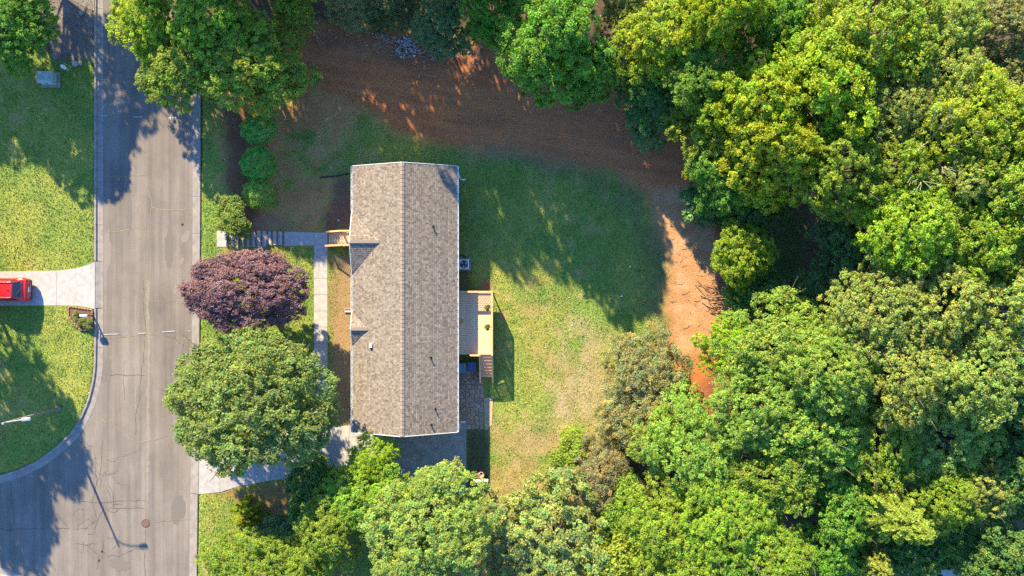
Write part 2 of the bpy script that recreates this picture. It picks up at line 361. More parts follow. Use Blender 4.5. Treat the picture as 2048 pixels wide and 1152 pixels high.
def axis(lo, hi, st, far): return np.concatenate([np.linspace(-far, lo - 2, 14), np.arange(lo, hi + st / 2, st), np.linspace(hi + 2, far, 14)])
gx = axis(-45, 45, 0.2, 260); gy = axis(-26.4, 26.4, 0.2, 260)
GX, GY = np.meshgrid(gx, gy); GZ, RD, PX, PY = ground_z(GX, GY)
nx, ny = len(gx), len(gy); idx = np.arange(nx * ny).reshape(ny, nx)
gf = np.stack([idx[:-1, :-1], idx[:-1, 1:], idx[1:, 1:], idx[1:, :-1]], -1).reshape(-1, 4)
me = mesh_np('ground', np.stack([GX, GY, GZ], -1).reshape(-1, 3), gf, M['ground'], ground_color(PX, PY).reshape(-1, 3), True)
tag(link(bpy.data.objects.new('ground', me)), 'lawn, red clay and leaf-strewn soil around the house', kind='structure')

# ------------------------------------------------------------------ road, kerbs, paving
def road_sheet(name, poly, m, z):
    b = MB(); pts = [W(x, y, 0) for x, y in poly]; b.face([(p.x, p.y, z) for p in pts])
    return b.build(name, m)
road = tag(road_sheet('road', ROADP, 'asphalt', 0.0), 'worn grey asphalt road with a side street', kind='structure')
def sweep(name, line, prof, m, parent, side, seglen=3.0, gap=0.012):
    """kerb pieces along a pixel polyline; prof: (offset toward road, z)"""
    P = [W(x, y, 0) for x, y in line]; d = [0]
    for a, b_ in zip(P, P[1:]): d.append(d[-1] + (b_ - a).length)
    def at(s):
        for i in range(len(P) - 1):
            if s <= d[i + 1] or i == len(P) - 2:
                t = (s - d[i]) / max(1e-6, d[i + 1] - d[i]); return P[i].lerp(P[i + 1], t)
    def nrm(s):
        t = (at(min(s + 0.4, d[-1])) - at(max(s - 0.4, 0))).normalized(); return Vector((-t.y, t.x, 0)) * side
    n = max(1, round(d[-1] / seglen)); L = d[-1] / n
    for i in range(n):
        bm = bmesh.new(); s0 = i * L + gap; s1 = (i + 1) * L - gap; k = max(2, int((s1 - s0) / 0.5)); rings = []
        for j in range(k + 1):
            s = s0 + (s1 - s0) * j / k; p = at(s); q = nrm(s)
            rings.append([bm.verts.new((p.x + q.x * o, p.y + q.y * o, z)) for o, z in prof])
        for a, b_ in zip(rings, rings[1:]):
            for j in range(len(prof) - 1): bm.faces.new((a[j], a[j + 1], b_[j + 1], b_[j]))
        bm.faces.new(rings[0]); bm.faces.new(rings[-1][::-1]); bmesh.ops.recalc_face_normals(bm, faces=bm.faces)
        c = at((s0 + s1) / 2); bmesh.ops.translate(bm, vec=-c, verts=bm.verts)
        me = bpy.data.meshes.new(name); bm.to_mesh(me); bm.free(); me.materials.append(M[m]); link(bpy.data.objects.new(name, me), c, parent)
KP = [(0, -0.06), (0, 0.115), (0.02, 0.13), (0.13, 0.13), (0.16, 0.11), (0.19, 0.024), (0.66, 0.010), (0.66, -0.06)]
AP = [(0, -0.06), (0, 0.128), (0.2, 0.075), (0.45, 0.022), (0.66, 0.010), (0.66, -0.06)]
def structure(name, label, loc=(0, 0, 0)):
    o = bpy.data.objects.new(name, None); return tag(link(o, loc), label, kind='structure')
kl = structure('kerb_west', 'pale concrete kerb and gutter along the lawn with the lamp post')
sweep('kerb_piece', [(190, -200), (190, 522)], KP, 'kerb', kl, 1)
sweep('kerb_piece', [(190, 523), (190, 616)], AP, 'kerb', kl, 1)
sweep('kerb_piece', [(190, 617), (190, 700), (189, 736), (185, 766), (176, 801), (161, 836), (145, 862), (112, 894), (75, 921), (37, 939), (0, 950), (-120, 968), (-500, 972)], KP, 'kerb', kl, 1)
sweep('kerb_piece', [(-500, 1141), (-100, 1142), (0, 1151), (60, 1175), (110, 1230), (140, 1300), (145, 1420)], KP, 'kerb', kl, 1)
kr = structure('kerb_east', 'pale concrete kerb and gutter on the side of the house')
sweep('kerb_piece', [(403, -200), (402, 400), (400, 700), (399, 912)], KP, 'kerb', kr, -1)
sweep('kerb_piece', [(399, 913), (397, 987)], AP, 'kerb', kr, -1)
sweep('kerb_piece', [(397, 988), (395, 1152), (393, 1400)], KP, 'kerb', kr, -1)
def strip(name, pts, w, m, z, parent, jag=0.0, seed=0):
    r = random.Random(seed); P = [W(x, y, 0) for x, y in pts]; Q = []
    for a, b_ in zip(P, P[1:]):
        n = max(1, int((b_ - a).length / 0.18))
        for i in range(n): Q.append(a.lerp(b_, i / n))
    Q.append(P[-1]); b = MB(); prev = None; wob = 0
    for i, p in enumerate(Q):
        d = (Q[min(i + 1, len(Q) - 1)] - Q[max(i - 1, 0)]).normalized(); q = Vector((-d.y, d.x, 0))
        wob = wob * 0.8 + r.uniform(-jag, jag); ww = w * r.uniform(0.35, 1.3) / 2 if jag else w / 2
        c = p + q * wob; e = (b.bm.verts.new((c.x + q.x * ww, c.y + q.y * ww, z)), b.bm.verts.new((c.x - q.x * ww, c.y - q.y * ww, z)))
        if prev: b.bm.faces.new((prev[0], e[0], e[1], prev[1]))
        prev = e
    return b.build(name, m, parent)
CR = [([(290, 60), (293, 130), (296, 180), (293, 230), (294, 330), (290, 350), (299, 385), (304, 405), (299, 440), (296, 500), (294, 560), (293, 700)], .05, 'crack'),
      ([(293, 560), (294, 800), (291, 950), (290, 1035)], .04, 'crack'), ([(291, 1058), (289, 1152)], .05, 'hair_crack'),
      ([(208, 137), (225, 132), (240, 130), (262, 131), (290, 131)], .07, 'crack'), ([(294, 238), (330, 240), (360, 241), (386, 240)], .05, 'crack'),
      ([(210, 354), (240, 354), (288, 350)], .045, 'crack'), ([(304, 415), (320, 419), (350, 420), (384, 419)], .075, 'crack'),
      ([(212, 464), (228, 464), (245, 460), (270, 457), (293, 456)], .075, 'crack'), ([(296, 604), (330, 604), (352, 600)], .035, 'crack'),
      ([(208, 676), (240, 674), (275, 671), (293, 667), (325, 672), (350, 678), (382, 677)], .06, 'crack'),
      ([(238, 668), (246, 676), (255, 672)], .03, 'hair_crack'), ([(330, 674), (350, 676), (366, 690), (364, 705)], .03, 'hair_crack'),
      ([(210, 750), (240, 748), (290, 749)], .03, 'hair_crack'), ([(250, 720), (247, 770), (250, 800)], .022, 'hair_crack'),
      ([(188, 832), (202, 838), (225, 852), (240, 858), (262, 880), (278, 888), (293, 884), (320, 877), (332, 872)], .05, 'crack'),
      ([(290, 888), (270, 902), (240, 913), (212, 918)], .035, 'crack'), ([(205, 880), (203, 930), (201, 980)], .025, 'hair_crack'),
      ([(188, 905), (192, 960), (186, 1010), (196, 1040), (190, 1060)], .025, 'hair_crack'), ([(215, 965), (226, 985), (227, 1012), (218, 1018), (228, 1024), (238, 1018)], .028, 'hair_crack'),
      ([(160, 1003), (220, 1003), (290, 1001)], .028, 'hair_crack'), ([(225, 1018), (260, 1017), (288, 1016)], .028, 'hair_crack'),
      ([(205, 1023), (195, 1040), (170, 1056), (150, 1058)], .028, 'hair_crack'), ([(304, 1044), (330, 1042), (360, 1041), (382, 1040)], .05, 'crack'),
      ([(20, 966), (24, 1000), (28, 1050)], .035, 'hair_crack'), ([(0, 1058), (60, 1058), (140, 1057)], .03, 'hair_crack'),
      ([(205, 1080), (206, 1100), (215, 1112), (240, 1112), (270, 1096), (288, 1098)], .03, 'hair_crack'), ([(270, 870), (288, 700), (287, 560)], .02, 'hair_crack'),
      ([(255, 310), (275, 345)], .02, 'hair_crack'), ([(150, 1085), (180, 1090), (200, 1110), (195, 1140)], .025, 'hair_crack')]
for i, (p, w, m) in enumerate(CR): strip('crack', p, w, m, 0.006 + 0.0004 * i, road, 0.024 if m == 'crack' else 0.05, i)
rr = random.Random(4)
for nm_, cl_ in (('pale_patch', (0.222, 0.185, 0.156)), ('dark_patch', (0.160, 0.135, 0.115)), ('seam', (0.235, 0.2, 0.172))): M[nm_] = mat(nm_ + '_asphalt', cl_, 0.92, 0.16, 12, 0.2, 22, 0.15)
def patch(px, py, rx, ry, a, m, z, seed):
    r2 = random.Random(seed); b = MB(); pts = []
    for i in range(22):
        t = i / 22 * 6.2832; k = r2.uniform(.82, 1.15); u, v = math.cos(t) * rx * k, math.sin(t) * ry * k
        p = W(px + u * math.cos(a) - v * math.sin(a), py + u * math.sin(a) + v * math.cos(a)); pts.append((p.x, p.y, z))
    b.face(pts); b.build('asphalt_patch', m, road)
for i, q_ in enumerate(((371, 474, 7, 13, .5, 'pale_patch'), (214, 502, 8, 42, .03, 'pale_patch'), (352, 577, 5, 12, .3, 'pale_patch'), (364, 522, 4, 8, .2, 'pale_patch'), (250, 640, 5, 14, -.3, 'pale_patch'), (215, 740, 8, 26, 0, 'dark_patch'), (356, 1020, 14, 30, .1, 'dark_patch'), (338, 500, 9, 40, 0, 'dark_patch'), (258, 430, 6, 36, 0, 'dark_patch'), (240, 1130, 22, 12, .3, 'dark_patch'), (372, 700, 6, 40, 0, 'dark_patch'))): patch(*q_, 0.003 + .0002 * i, i)
strip('worn_seam', [(296, 560), (297, 700), (296, 860), (294, 1000)], .26, 'seam', 0.0022, road, .03, 77)
strip('worn_seam', [(272, 590), (270, 700), (271, 820)], .1, 'seam', 0.0024, road, .02, 78)
for i in range(34):                              # alligator cracking in the junction
    x, y = rr.uniform(165, 235), rr.uniform(885, 1110); p = [(x, y)]
    a = rr.uniform(0, 6.28)
    for _ in range(rr.randint(2, 4)): a += rr.uniform(-1, 1); x += math.cos(a) * 9; y += math.sin(a) * 9; p.append((x, y))
    strip('crack', p, 0.018, 'hair_crack', 0.019 + 0.0002 * i, road, 0.012, 100 + i)
for p in ([(205, 232), (216, 232)], [(267, 234), (285, 234)], [(343, 236), (353, 236)], [(208, 669), (238, 668)], [(277, 667), (292, 666)], [(325, 664), (351, 662)], [(377, 662), (381, 662)]):
    strip('painted_dash', p, 0.06, 'paint', 0.031, road)
b = MB(); a0 = W(336, 236); b.face([(a0.x, a0.y, .031), (a0.x + .28, a0.y + .16, .031), (a0.x + .24, a0.y, .031), (a0.x + .28, a0.y - .16, .031)]); b.build('painted_arrow', 'paint', road)
# neighbour's driveway
nd = structure('driveway_west', 'pale concrete driveway under the parked car')
for q in ([(-260, 543), (-90, 543), (-90, 611), (-260, 611)], [(-89.5, 543), (24.5, 543), (24.5, 611), (-89.5, 611)], [(25, 543), (113.5, 541.5), (113.5, 611), (25, 611)],
          [(114, 541.5), (150, 537), (176, 530), (190, 524), (190, 618), (165, 613), (150, 611.5), (114, 611)]):
    sheet('driveway_slab', q, 'concrete', 0.022, nd, 0, 0.14)
ta = structure('driveway_north', 'dark asphalt driveway mouth at the top corner')
sheet('driveway_strip', [(135, -160), (190, -160), (190, 22), (176, 17), (160, 9), (138, -3)], 'asphalt', 0.02, ta, 0, 0.12)
# front steps, walk and house driveway
st = structure('garden_steps', 'concrete steps with timber noses going down from the road to the front walk')
RX = [455, 467.5, 478.7, 489.6, 500.4, 511.7, 522.8, 534.3, 543.5, 554.5, 566]
zs = [LZ - (LZ - YD) * i / len(RX) for i in range(len(RX) + 1)]
xs_ = [433] + RX
for i in range(len(RX)):
    z = zs[i]; a = W(xs_[i], 462 + (1 if i > 7 else 0), z); c = W(xs_[i + 1] - 1.6, 494 if i < 8 else 490, z)
    piece('step_slab', 'concrete', ((a.x + c.x) / 2 + 0.02, (a.y + c.y) / 2, z - 0.10), (c.x - a.x - 0.04, a.y - c.y, 0.27), st, 0.012)
    piece('step_timber', 'timber', (c.x + 0.055, (a.y + c.y) / 2, z - 0.12), (0.10, a.y - c.y + 0.12, 0.28), st, 0.012)
pw = structure('front_walk', 'pale concrete walk along the front of the house')
sheet('walk_slab', [(568, 463), (598, 464), (598, 491.5), (568, 492)], 'concrete', 0.03, pw, 0, 0.14)
sheet('walk_slab', [(598.4, 464), (627.7, 465), (627.7, 491), (598.4, 491.5)], 'concrete', 0.03, pw, 0, 0.14)
jy = [465, 490, 556.5, 589, 622, 654, 687, 720, 753, 786, 819, 851]
for a, c in zip(jy, jy[1:]): sheet('walk_slab', [(628.3, a + .25), (655, a + .25), (655, c - .25), (628.3, c - .25)], 'concrete', 0.03, pw, 0, 0.14)
dw = structure('driveway_east', 'pale concrete driveway from the road to the end of the house')
DT = [(398.5, 914), (440, 902), (500, 886), (560, 870), (620, 858), (700, 851), (770, 850), (842, 850), (933, 858)]
DB = [(397, 988), (440, 984), (480, 972), (540, 961), (600, 955), (690, 948), (770, 965), (842, 985), (933, 985)]
for i in range(len(DT) - 1):
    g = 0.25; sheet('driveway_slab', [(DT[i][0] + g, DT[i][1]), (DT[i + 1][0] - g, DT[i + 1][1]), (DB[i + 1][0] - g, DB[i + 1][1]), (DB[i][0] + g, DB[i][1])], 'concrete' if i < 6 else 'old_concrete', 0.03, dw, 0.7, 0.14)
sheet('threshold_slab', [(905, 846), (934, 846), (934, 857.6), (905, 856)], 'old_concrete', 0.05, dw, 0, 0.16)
pt = structure('path_south', 'blue-grey paved strip glimpsed under the wood at the bottom edge')
sheet('path_strip', [(1780, 1142), (1860, 1136), (1935, 1140), (1990, 1200), (1750, 1200)], 'concrete', 0.06, pt, 1.0)
# flagstone patio
pa = structure('patio', 'irregular flagstone patio behind the house')
p0 = G(905, 742); p1 = G(967, 858)
b = MB(); b.box(((p0.x + p1.x) / 2, (p0.y + p1.y) / 2, YD - 0.02), (p1.x - p0.x, p0.y - p1.y, 0.06)); b.build('patio_bed', 'mulch', pa)
def voronoi_cells(x0, x1, y0, y1, n, seed, cl):
    r = random.Random(seed); nxn = max(1, round(math.sqrt(n * (x1 - x0) / (y1 - y0)))); nyn = max(1, round(n / nxn)); S = []
    for i in range(nxn):
        for j in range(nyn): S.append((x0 + (i + .5 + r.uniform(-.42, .42)) * (x1 - x0) / nxn, y0 + (j + .5 + r.uniform(-.42, .42)) * (y1 - y0) / nyn))
    out = []
    for i, s in enumerate(S):
        P = [(x0, y0), (x1, y0), (x1, y1), (x0, y1)]
        for j, t in enumerate(S):
            if i == j: continue
            mx, my = (s[0] + t[0]) / 2, (s[1] + t[1]) / 2; ex, ey = t[0] - s[0], t[1] - s[1]; L = math.hypot(ex, ey); ex /= L; ey /= L; mx -= ex * cl; my -= ey * cl; Q = []
            for k in range(len(P)):
                a, c = P[k], P[(k + 1) % len(P)]; da = (a[0] - mx) * ex + (a[1] - my) * ey; dc = (c[0] - mx) * ex + (c[1] - my) * ey
                if da <= 0: Q.append(a)
                if da * dc < 0: f = da / (da - dc); Q.append((a[0] + (c[0] - a[0]) * f, a[1] + (c[1] - a[1]) * f))
            P = Q
            if len(P) < 3: break
        if len(P) >= 3: out.append(P)
    return out
for i, P in enumerate(voronoi_cells(p0.x, p1.x, p1.y, p0.y, 88, 3, 0.018)):
    t = rr.uniform(0.04, 0.06); v = rr.uniform(0.8, 1.15)
    b = MB(); b.prism(P, YD - 0.03, YD + t); cx = sum(p[0] for p in P) / len(P); cyy = sum(p[1] for p in P) / len(P)
    o = b.build('flagstone', 'stone', pa, (cx, cyy, YD), bevel=0)
    a = o.data.attributes.new('col', 'FLOAT_COLOR', 'POINT'); cc = (0.40 * v, 0.255 * v, 0.165 * v, 1)
    for k in range(len(o.data.vertices)): a.data[k].color = cc
sheet('clay_strip', [(968, 796), (986, 794), (984, 850), (970, 862)], 'clay_sill', 0.045, pa, 0.5)

# ------------------------------------------------------------------ house
EZ = YD + 3.05; RZ = EZ + 1.6                    # eave and ridge height
X0, X1, XR = -12.41, -4.28, -8.29; Y0, Y1 = -11.2, 9.48
house = empty('house', (XR, (Y0 + Y1) / 2, YD), 'long single-storey house with grey-brown shingled gable roof', 'house')
WX0, WX1, WY0, WY1 = X0 + 0.42, X1 - 0.42, Y0 + 0.3, Y1 - 0.3
b = MB()
def wall_end(y):
    return [(WX0, y, YD + 0.75), (WX1, y, YD + 0.75), (WX1, y, EZ - 0.06), (XR, y, RZ - 0.24), (WX0, y, EZ - 0.06)]
A_, B_ = wall_end(WY0), wall_end(WY1)
b.face(A_); b.face(B_); b.face([A_[0], B_[0], B_[4], A_[4]]); b.face([A_[1], B_[1], B_[2], A_[2]])
wall = b.build('wall', 'siding', house)
b = MB(); b.box((XR, (WY0 + WY1) / 2, YD + 0.3), (WX1 - WX0 + 0.06, WY1 - WY0 + 0.06, 0.95)); b.build('foundation', 'brick', house)
nb = int((EZ - 0.1 - YD - 0.8) / 0.24)
for k in range(nb):                              # lap siding courses, proud of the wall
    z = YD + 0.88 + k * 0.24
    for xx in (WX0 - 0.012, WX1 + 0.012): piece('siding_board', 'siding', (xx, (WY0 + WY1) / 2, z), (0.03, WY1 - WY0 + 0.05, 0.20), wall)
    for yy in (WY0 - 0.012, WY1 + 0.012): piece('siding_board', 'siding', (XR, yy, z), (WX1 - WX0, 0.03, 0.20), wall)
def window(x, y, z, w, h, face):
    d = (0.08, w, h) if face == 'x' else (w, 0.08, h)
    f = piece('window', 'white', (x, y, z), d, house, 0.01)
    s = 1 if (x > XR if face == 'x' else y > 0) else -1
    for k in (-1, 1):
        pd = (0.02, w - 0.14, h / 2 - 0.09) if face == 'x' else (w - 0.14, 0.02, h / 2 - 0.09)
        piece('pane', 'glass', (x + (0.045 * s if face == 'x' else 0), y + (0 if face == 'x' else 0.045 * s), z + k * h / 4), pd, f)
for y in (7.6, 1.0, -1.6, -5.5, -8.8): window(WX0 - 0.045, y, YD + 1.95, 0.95, 1.25, 'x')
for y in (7.2, 4.6, 2.0, -8.4): window(WX1 + 0.045, y, YD + 1.95, 0.95, 1.2, 'x')
window(XR, WY1 + 0.045, YD + 1.95, 1.1, 1.2, 'y')
for x, y, nm_ in ((WX0 - 0.05, 4.0, 'front_door'), (WX1 + 0.05, -3.4, 'back_door')):
    dd = piece(nm_, 'white', (x, y, YD + 2.05 if nm_ == 'front_door' else YD + 2.2), (0.09, 0.95, 2.02 if nm_ == 'front_door' else 1.8), house, 0.01)
    piece('handle', 'chrome', (x + (0.06 if x > XR else -0.06), y + 0.36, YD + 1.95), (0.05, 0.05, 0.12), dd)
gd = piece('garage_door', 'white', (XR + 1.4, WY0 - 0.05, YD + 1.1), (2.6, 0.06, 2.1), house, 0.01)
for k in range(4): piece('door_panel', 'white', (XR + 1.4, WY0 - 0.09, YD + 0.33 + k * 0.52), (2.5, 0.03, 0.48), gd, 0.01)
# roof slopes: sheathing and joined shingles
def shingles(o, u, v, n, L, S, expo, tabw, seed, base, tri=False, tilt=0.010):
    """o eave corner, u along eave, v up the slope, n normal; wedge tabs in courses"""
    r = np.random.default_rng(seed); V = []; C = []
    rows = int(S / expo); expo = S / rows
    o, u, v, n = (np.array(q, float) for q in (o, u, v, n))
    for k in range(rows):
        Lk = L * (k + 0.6) / rows if tri else L
        x = -r.uniform(0, tabw); tone = r.normal(1, 0.035)
        while x < Lk:
            w = tabw * r.uniform(0.55, 1.35); a = max(0, x); c = min(Lk, x + w - 0.006); x += w
            if c - a < 0.02: continue
            t = tilt * r.uniform(0.6, 1.35); lo = k * expo + r.uniform(-0.006, 0.006); hi = (k + 1) * expo + 0.03
            hi = min(hi, S)
            p = lambda s, q, h: o + u * s + v * q + n * h
            V += [p(a, lo, -0.005), p(c, lo, -0.005), p(c, lo, t), p(a, lo, t), p(c, hi, 0.002), p(a, hi, 0.002)]
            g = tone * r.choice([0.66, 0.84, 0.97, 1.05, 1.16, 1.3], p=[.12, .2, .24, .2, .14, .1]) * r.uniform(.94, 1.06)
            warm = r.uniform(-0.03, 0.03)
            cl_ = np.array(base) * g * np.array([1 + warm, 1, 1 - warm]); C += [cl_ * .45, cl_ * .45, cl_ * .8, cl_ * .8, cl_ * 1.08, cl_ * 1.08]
    nT = len(V) // 6; i0 = np.arange(nT)[:, None] * 6
    F = np.concatenate([i0 + np.array([[0, 1, 2, 3]]), i0 + np.array([[3, 2, 4, 5]])])
    return np.array(V), F, np.array(C)
SB = (0.238, 0.193, 0.152)
slopeL = math.hypot(XR - X0, RZ - EZ); slopeR = math.hypot(X1 - XR, RZ - EZ)
b = MB()
for xe in (X0, X1):
    b.face([(xe, Y0, EZ - 0.01), (xe, Y1, EZ - 0.01), (XR, Y1, RZ - 0.01), (XR, Y0, RZ - 0.01)])
    b.face([(xe, Y0, EZ - 0.16), (xe, Y1, EZ - 0.16), (XR, Y1, RZ - 0.16), (XR, Y0, RZ - 0.16)])
roof = b.build('roof', 'siding', house)
vl = np.array([XR - X0, 0, RZ - EZ]) / slopeL; nl = np.array([-vl[2], 0, vl[0]])
vr = np.array([XR - X1, 0, RZ - EZ]) / slopeR; nr = np.array([vr[2], 0, -vr[0]])
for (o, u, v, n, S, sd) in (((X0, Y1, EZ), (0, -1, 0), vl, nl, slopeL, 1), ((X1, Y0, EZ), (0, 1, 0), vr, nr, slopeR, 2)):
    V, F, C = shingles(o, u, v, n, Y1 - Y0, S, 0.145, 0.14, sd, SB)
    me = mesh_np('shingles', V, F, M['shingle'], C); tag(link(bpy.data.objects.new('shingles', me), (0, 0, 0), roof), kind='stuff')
nc = 70
for k in range(nc):                              # ridge caps
    y = Y0 + (k + 0.5) * (Y1 - Y0) / nc; key = 'ridge_cap%d' % (k % 5)
    if key not in _bc:
        b = MB(); h = (Y1 - Y0) / nc / 2 + 0.02; w = 0.17; dz = w * 0.39
        for s in (-1, 1): b.face([(0, -h, 0.045), (0, h, 0.025), (s * w, h, 0.025 - dz), (s * w, -h, 0.045 - dz)])
        b.face([(0, -h, 0.045), (-w, -h, .045 - dz), (-w, -h, -dz), (0, -h, 0)]); b.face([(0, -h, 0.045), (w, -h, .045 - dz), (w, -h, -dz), (0, -h, 0)])
        for s in (-1, 1): b.face([(s * w, -h, .045 - dz), (s * w, h, .025 - dz), (s * w, h, -dz), (s * w, -h, -dz)])
        me = bpy.data.meshes.new('ridge_cap'); b.bm.to_mesh(me); b.bm.free(); me.materials.append(M['shingle'])
        a = me.attributes.new('col', 'FLOAT_COLOR', 'POINT'); g = [1, .85, 1.12, .94, 1.05][k % 5]
        for q in range(len(me.vertices)): a.data[q].color = (SB[0] * g, SB[1] * g, SB[2] * g, 1)
        _bc[key] = me
    link(bpy.data.objects.new('ridge_cap', _bc[key]), (XR, y, RZ), roof)
# small cross gables over the front
for yc, half, xa, nm_ in ((3.54, 2.45, -10.2, 'porch_gable'), (-3.16, 1.27, -11.15, 'window_gable')):
    zp = EZ + (xa - X0) / (XR - X0) * (RZ - EZ); S = math.hypot(half, zp - EZ)
    b = MB()
    xf = X0 - 0.03
    for s in (-1, 1): b.face([(xf, yc + s * half, EZ + 0.025), (xf, yc, zp + 0.03), (xa + 0.05, yc, zp + 0.03)])
    b.face([(xf, yc - half, EZ + 0.02), (xf, yc + half, EZ + 0.02), (xf, yc, zp + 0.025)])
    g = b.build(nm_, 'siding', house)
    for s in (-1, 1):
        v = np.array([0, -s * half, zp - EZ]) / S; n = np.array([0, s * (zp - EZ), half]) / S
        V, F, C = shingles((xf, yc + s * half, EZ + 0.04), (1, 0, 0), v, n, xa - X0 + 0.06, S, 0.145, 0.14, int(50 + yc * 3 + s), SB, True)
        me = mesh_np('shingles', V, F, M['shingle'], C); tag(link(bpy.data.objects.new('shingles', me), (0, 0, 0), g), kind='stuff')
    b = MB(); b.bar((xf, yc, zp + 0.062), (xa + 0.05, yc, zp + 0.062), 0.22, 0.03); o = b.build('ridge_cap', 'shingle', g)
    a = o.data.attributes.new('col', 'FLOAT_COLOR', 'POINT')
    for q in range(len(o.data.vertices)): a.data[q].color = (*SB, 1)
    b = MB()
    for s in (-1, 1): b.bar((xf - 0.025, yc + s * half, EZ - 0.03), (xf - 0.025, yc, zp - 0.03), 0.04, 0.13)
    b.build('rake_board', 'white', g)
# gutters with hangers, rake trim
def gutter(x, y0, y1, s):
    b = MB(); w = 0.12
    for dx_, h, z in ((0.01, 0.12, -0.07), (w, 0.12, -0.07)): b.box((x + s * dx_, (y0 + y1) / 2, EZ + z), (0.018, y1 - y0, h))
    b.box((x + s * w / 2, (y0 + y1) / 2, EZ - 0.125), (w, y1 - y0 - 0.01, 0.015))
    for yy in (y0, y1): b.box((x + s * w / 2, yy, EZ - 0.07), (w, 0.018, 0.118))
    g = b.build('gutter', 'white', house)
    n = int((y1 - y0) / 0.6)
    for i in range(n): piece('gutter_hanger', 'black', (x + s * w / 2, y0 + (i + .5) * (y1 - y0) / n, EZ - 0.02), (w - .03, 0.05, 0.012), g)
gutter(X0, 6.02, Y1, -1); gutter(X0, -1.85, 1.06, -1); gutter(X0, Y0, -4.46, -1); gutter(X1, Y0, Y1, 1)
b = MB()
for y in (Y0 - 0.02, Y1 + 0.02):
    for xe in (X0, X1): b.bar((xe, y, EZ - 0.055), (XR, y, RZ - 0.055), 0.035, 0.16)
b.build('rake_board', 'white', house)
for x, y, z1 in ((X1 + 0.1, 8.9, EZ - 0.14), (X1 + 0.1, Y0 + 0.2, EZ - 0.14), (X0 - 0.1, 9.2, EZ - 0.14)):
    b = MB(); b.box((x, y, (z1 + YD) / 2 + .02), (0.07, 0.09, z1 - YD - 0.1)); b.bar((x, y, YD + 0.1), (x + (0.35 if x > XR else -.35), y, YD + 0.06), 0.09, 0.07); b.build('downspout', 'white', house)
# roof penetrations
def roof_pt(px, py):
    z = EZ + 0.8
    for _ in range(6):
        p = W(px, py, z); z = EZ + (RZ - EZ) * (1 - abs(p.x - XR) / ((XR - X0) if p.x < XR else (X1 - XR)))
    p.z = z; return p
for px, py in ((866, 453), (861, 715), (870, 818), (862, 849)):
    p = roof_pt(px, py); b = MB(); b.cyl((p.x, p.y, p.z - 0.1), 0.05, 0.36, 10); b.cyl((p.x, p.y, p.z - 0.05), 0.13, 0.1, 12, 0.06); b.build('vent_pipe', 'black', house, (p.x, p.y, p.z))
p = roof_pt(742, 691); b = MB(); b.box((p.x, p.y, p.z + 0.09), (0.2, 0.34, 0.2), None, 0.02); v_ = b.build('exhaust_vent', 'white', house, p)
piece('vent_mouth', 'black', (p.x, p.y - 0.18, p.z + 0.07), (0.18, 0.06, 0.15), v_)

# ------------------------------------------------------------------ timber deck and stairs
DZ = YD + 1.2; DX0, DX1, DY0, DY1 = WX1 + 0.03, -1.58, -5.36, -0.27
deck = empty('deck', ((DX0 + DX1) / 2, (DY0 + DY1) / 2, YD), 'new pale timber deck with railing and stairs behind the house', 'deck')
nbd = 36; bw = (DY1 - DY0) / nbd
for i in range(nbd):
    piece('deck_board', 'deck', ((DX0 + DX1) / 2, DY0 + (i + .5) * bw, DZ - 0.014 + random.uniform(-.002, .002)), (DX1 - DX0, bw - 0.012, 0.028), deck)
for y in (DY0 + .02, (DY0 + DY1) / 2, DY1 - .02): piece('joist', 'timber', ((DX0 + DX1) / 2, y, DZ - 0.14), (DX1 - DX0 - 0.02, 0.045, 0.2), deck)
piece('rim_board', 'rail', (DX1 + 0.022, (DY0 + DY1) / 2, DZ - 0.11), (0.04, DY1 - DY0, 0.22), deck)
for x in (DX1 - 0.05, DX0 + 0.3):
    for y in (DY0 + .06, (DY0 + DY1) / 2, DY1 - .06): piece('post', 'rail', (x, y, (YD + DZ - 0.25) / 2), (0.09, 0.09, DZ - YD - 0.25), deck)
RH = 0.98
SX0, SX1 = -2.56, -1.56                          # stair width
def flat_rail(a, c, horiz='x'):
    L = (c[0] - a[0]) if horiz == 'x' else (c[1] - a[1]); cx, cyy = (a[0] + c[0]) / 2, (a[1] + c[1]) / 2
    d = lambda l, w, h: (l, w, h) if horiz == 'x' else (w, l, h)
    piece('top_rail', 'rail', (cx, cyy, DZ + RH), d(L, 0.14, 0.035), deck, 0.006); piece('rail_board', 'rail', (cx, cyy, DZ + RH - 0.07), d(L, 0.035, 0.09), deck); piece('bottom_rail', 'rail', (cx, cyy, DZ + 0.12), d(L, 0.035, 0.085), deck)
    n = int(L / 0.125)
    for i in range(n):
        t = (i + .5) / n; piece('baluster', 'rail', (a[0] + (c[0] - a[0]) * t, a[1] + (c[1] - a[1]) * t, DZ + 0.5), (0.034, 0.034, 0.84), deck)
flat_rail((DX0, DY1 - .03), (DX1 + .06, DY1 - .03)); flat_rail((DX1, DY0), (DX1, DY1 - .11), 'y'); flat_rail((-3.3, DY0 + .03), (SX0, DY0 + .03))
for x, y in ((DX1, DY0 + .02), (DX1, DY1 - .03), (DX1, (DY0 + DY1) / 2), (SX0, DY0 + .03), (-3.3, DY0 + .03)): piece('rail_post', 'rail', (x, y, DZ + 0.47), (0.09, 0.09, 0.98), deck)
ns = 8; run = 2.24; rise = DZ - YD - 0.06
for i in range(1, ns):
    y = DY0 - (i - .5) * run / ns; z = DZ - i * rise / ns
    piece('tread', 'deck', ((SX0 + SX1) / 2, y, z - 0.02), (SX1 - SX0 - 0.04, run / ns - 0.03, 0.035), deck)
    piece('riser', 'rail', ((SX0 + SX1) / 2, y + run / ns / 2 - 0.02, z + rise / ns / 2 - 0.02), (SX1 - SX0 - 0.05, 0.02, rise / ns - 0.03), deck)
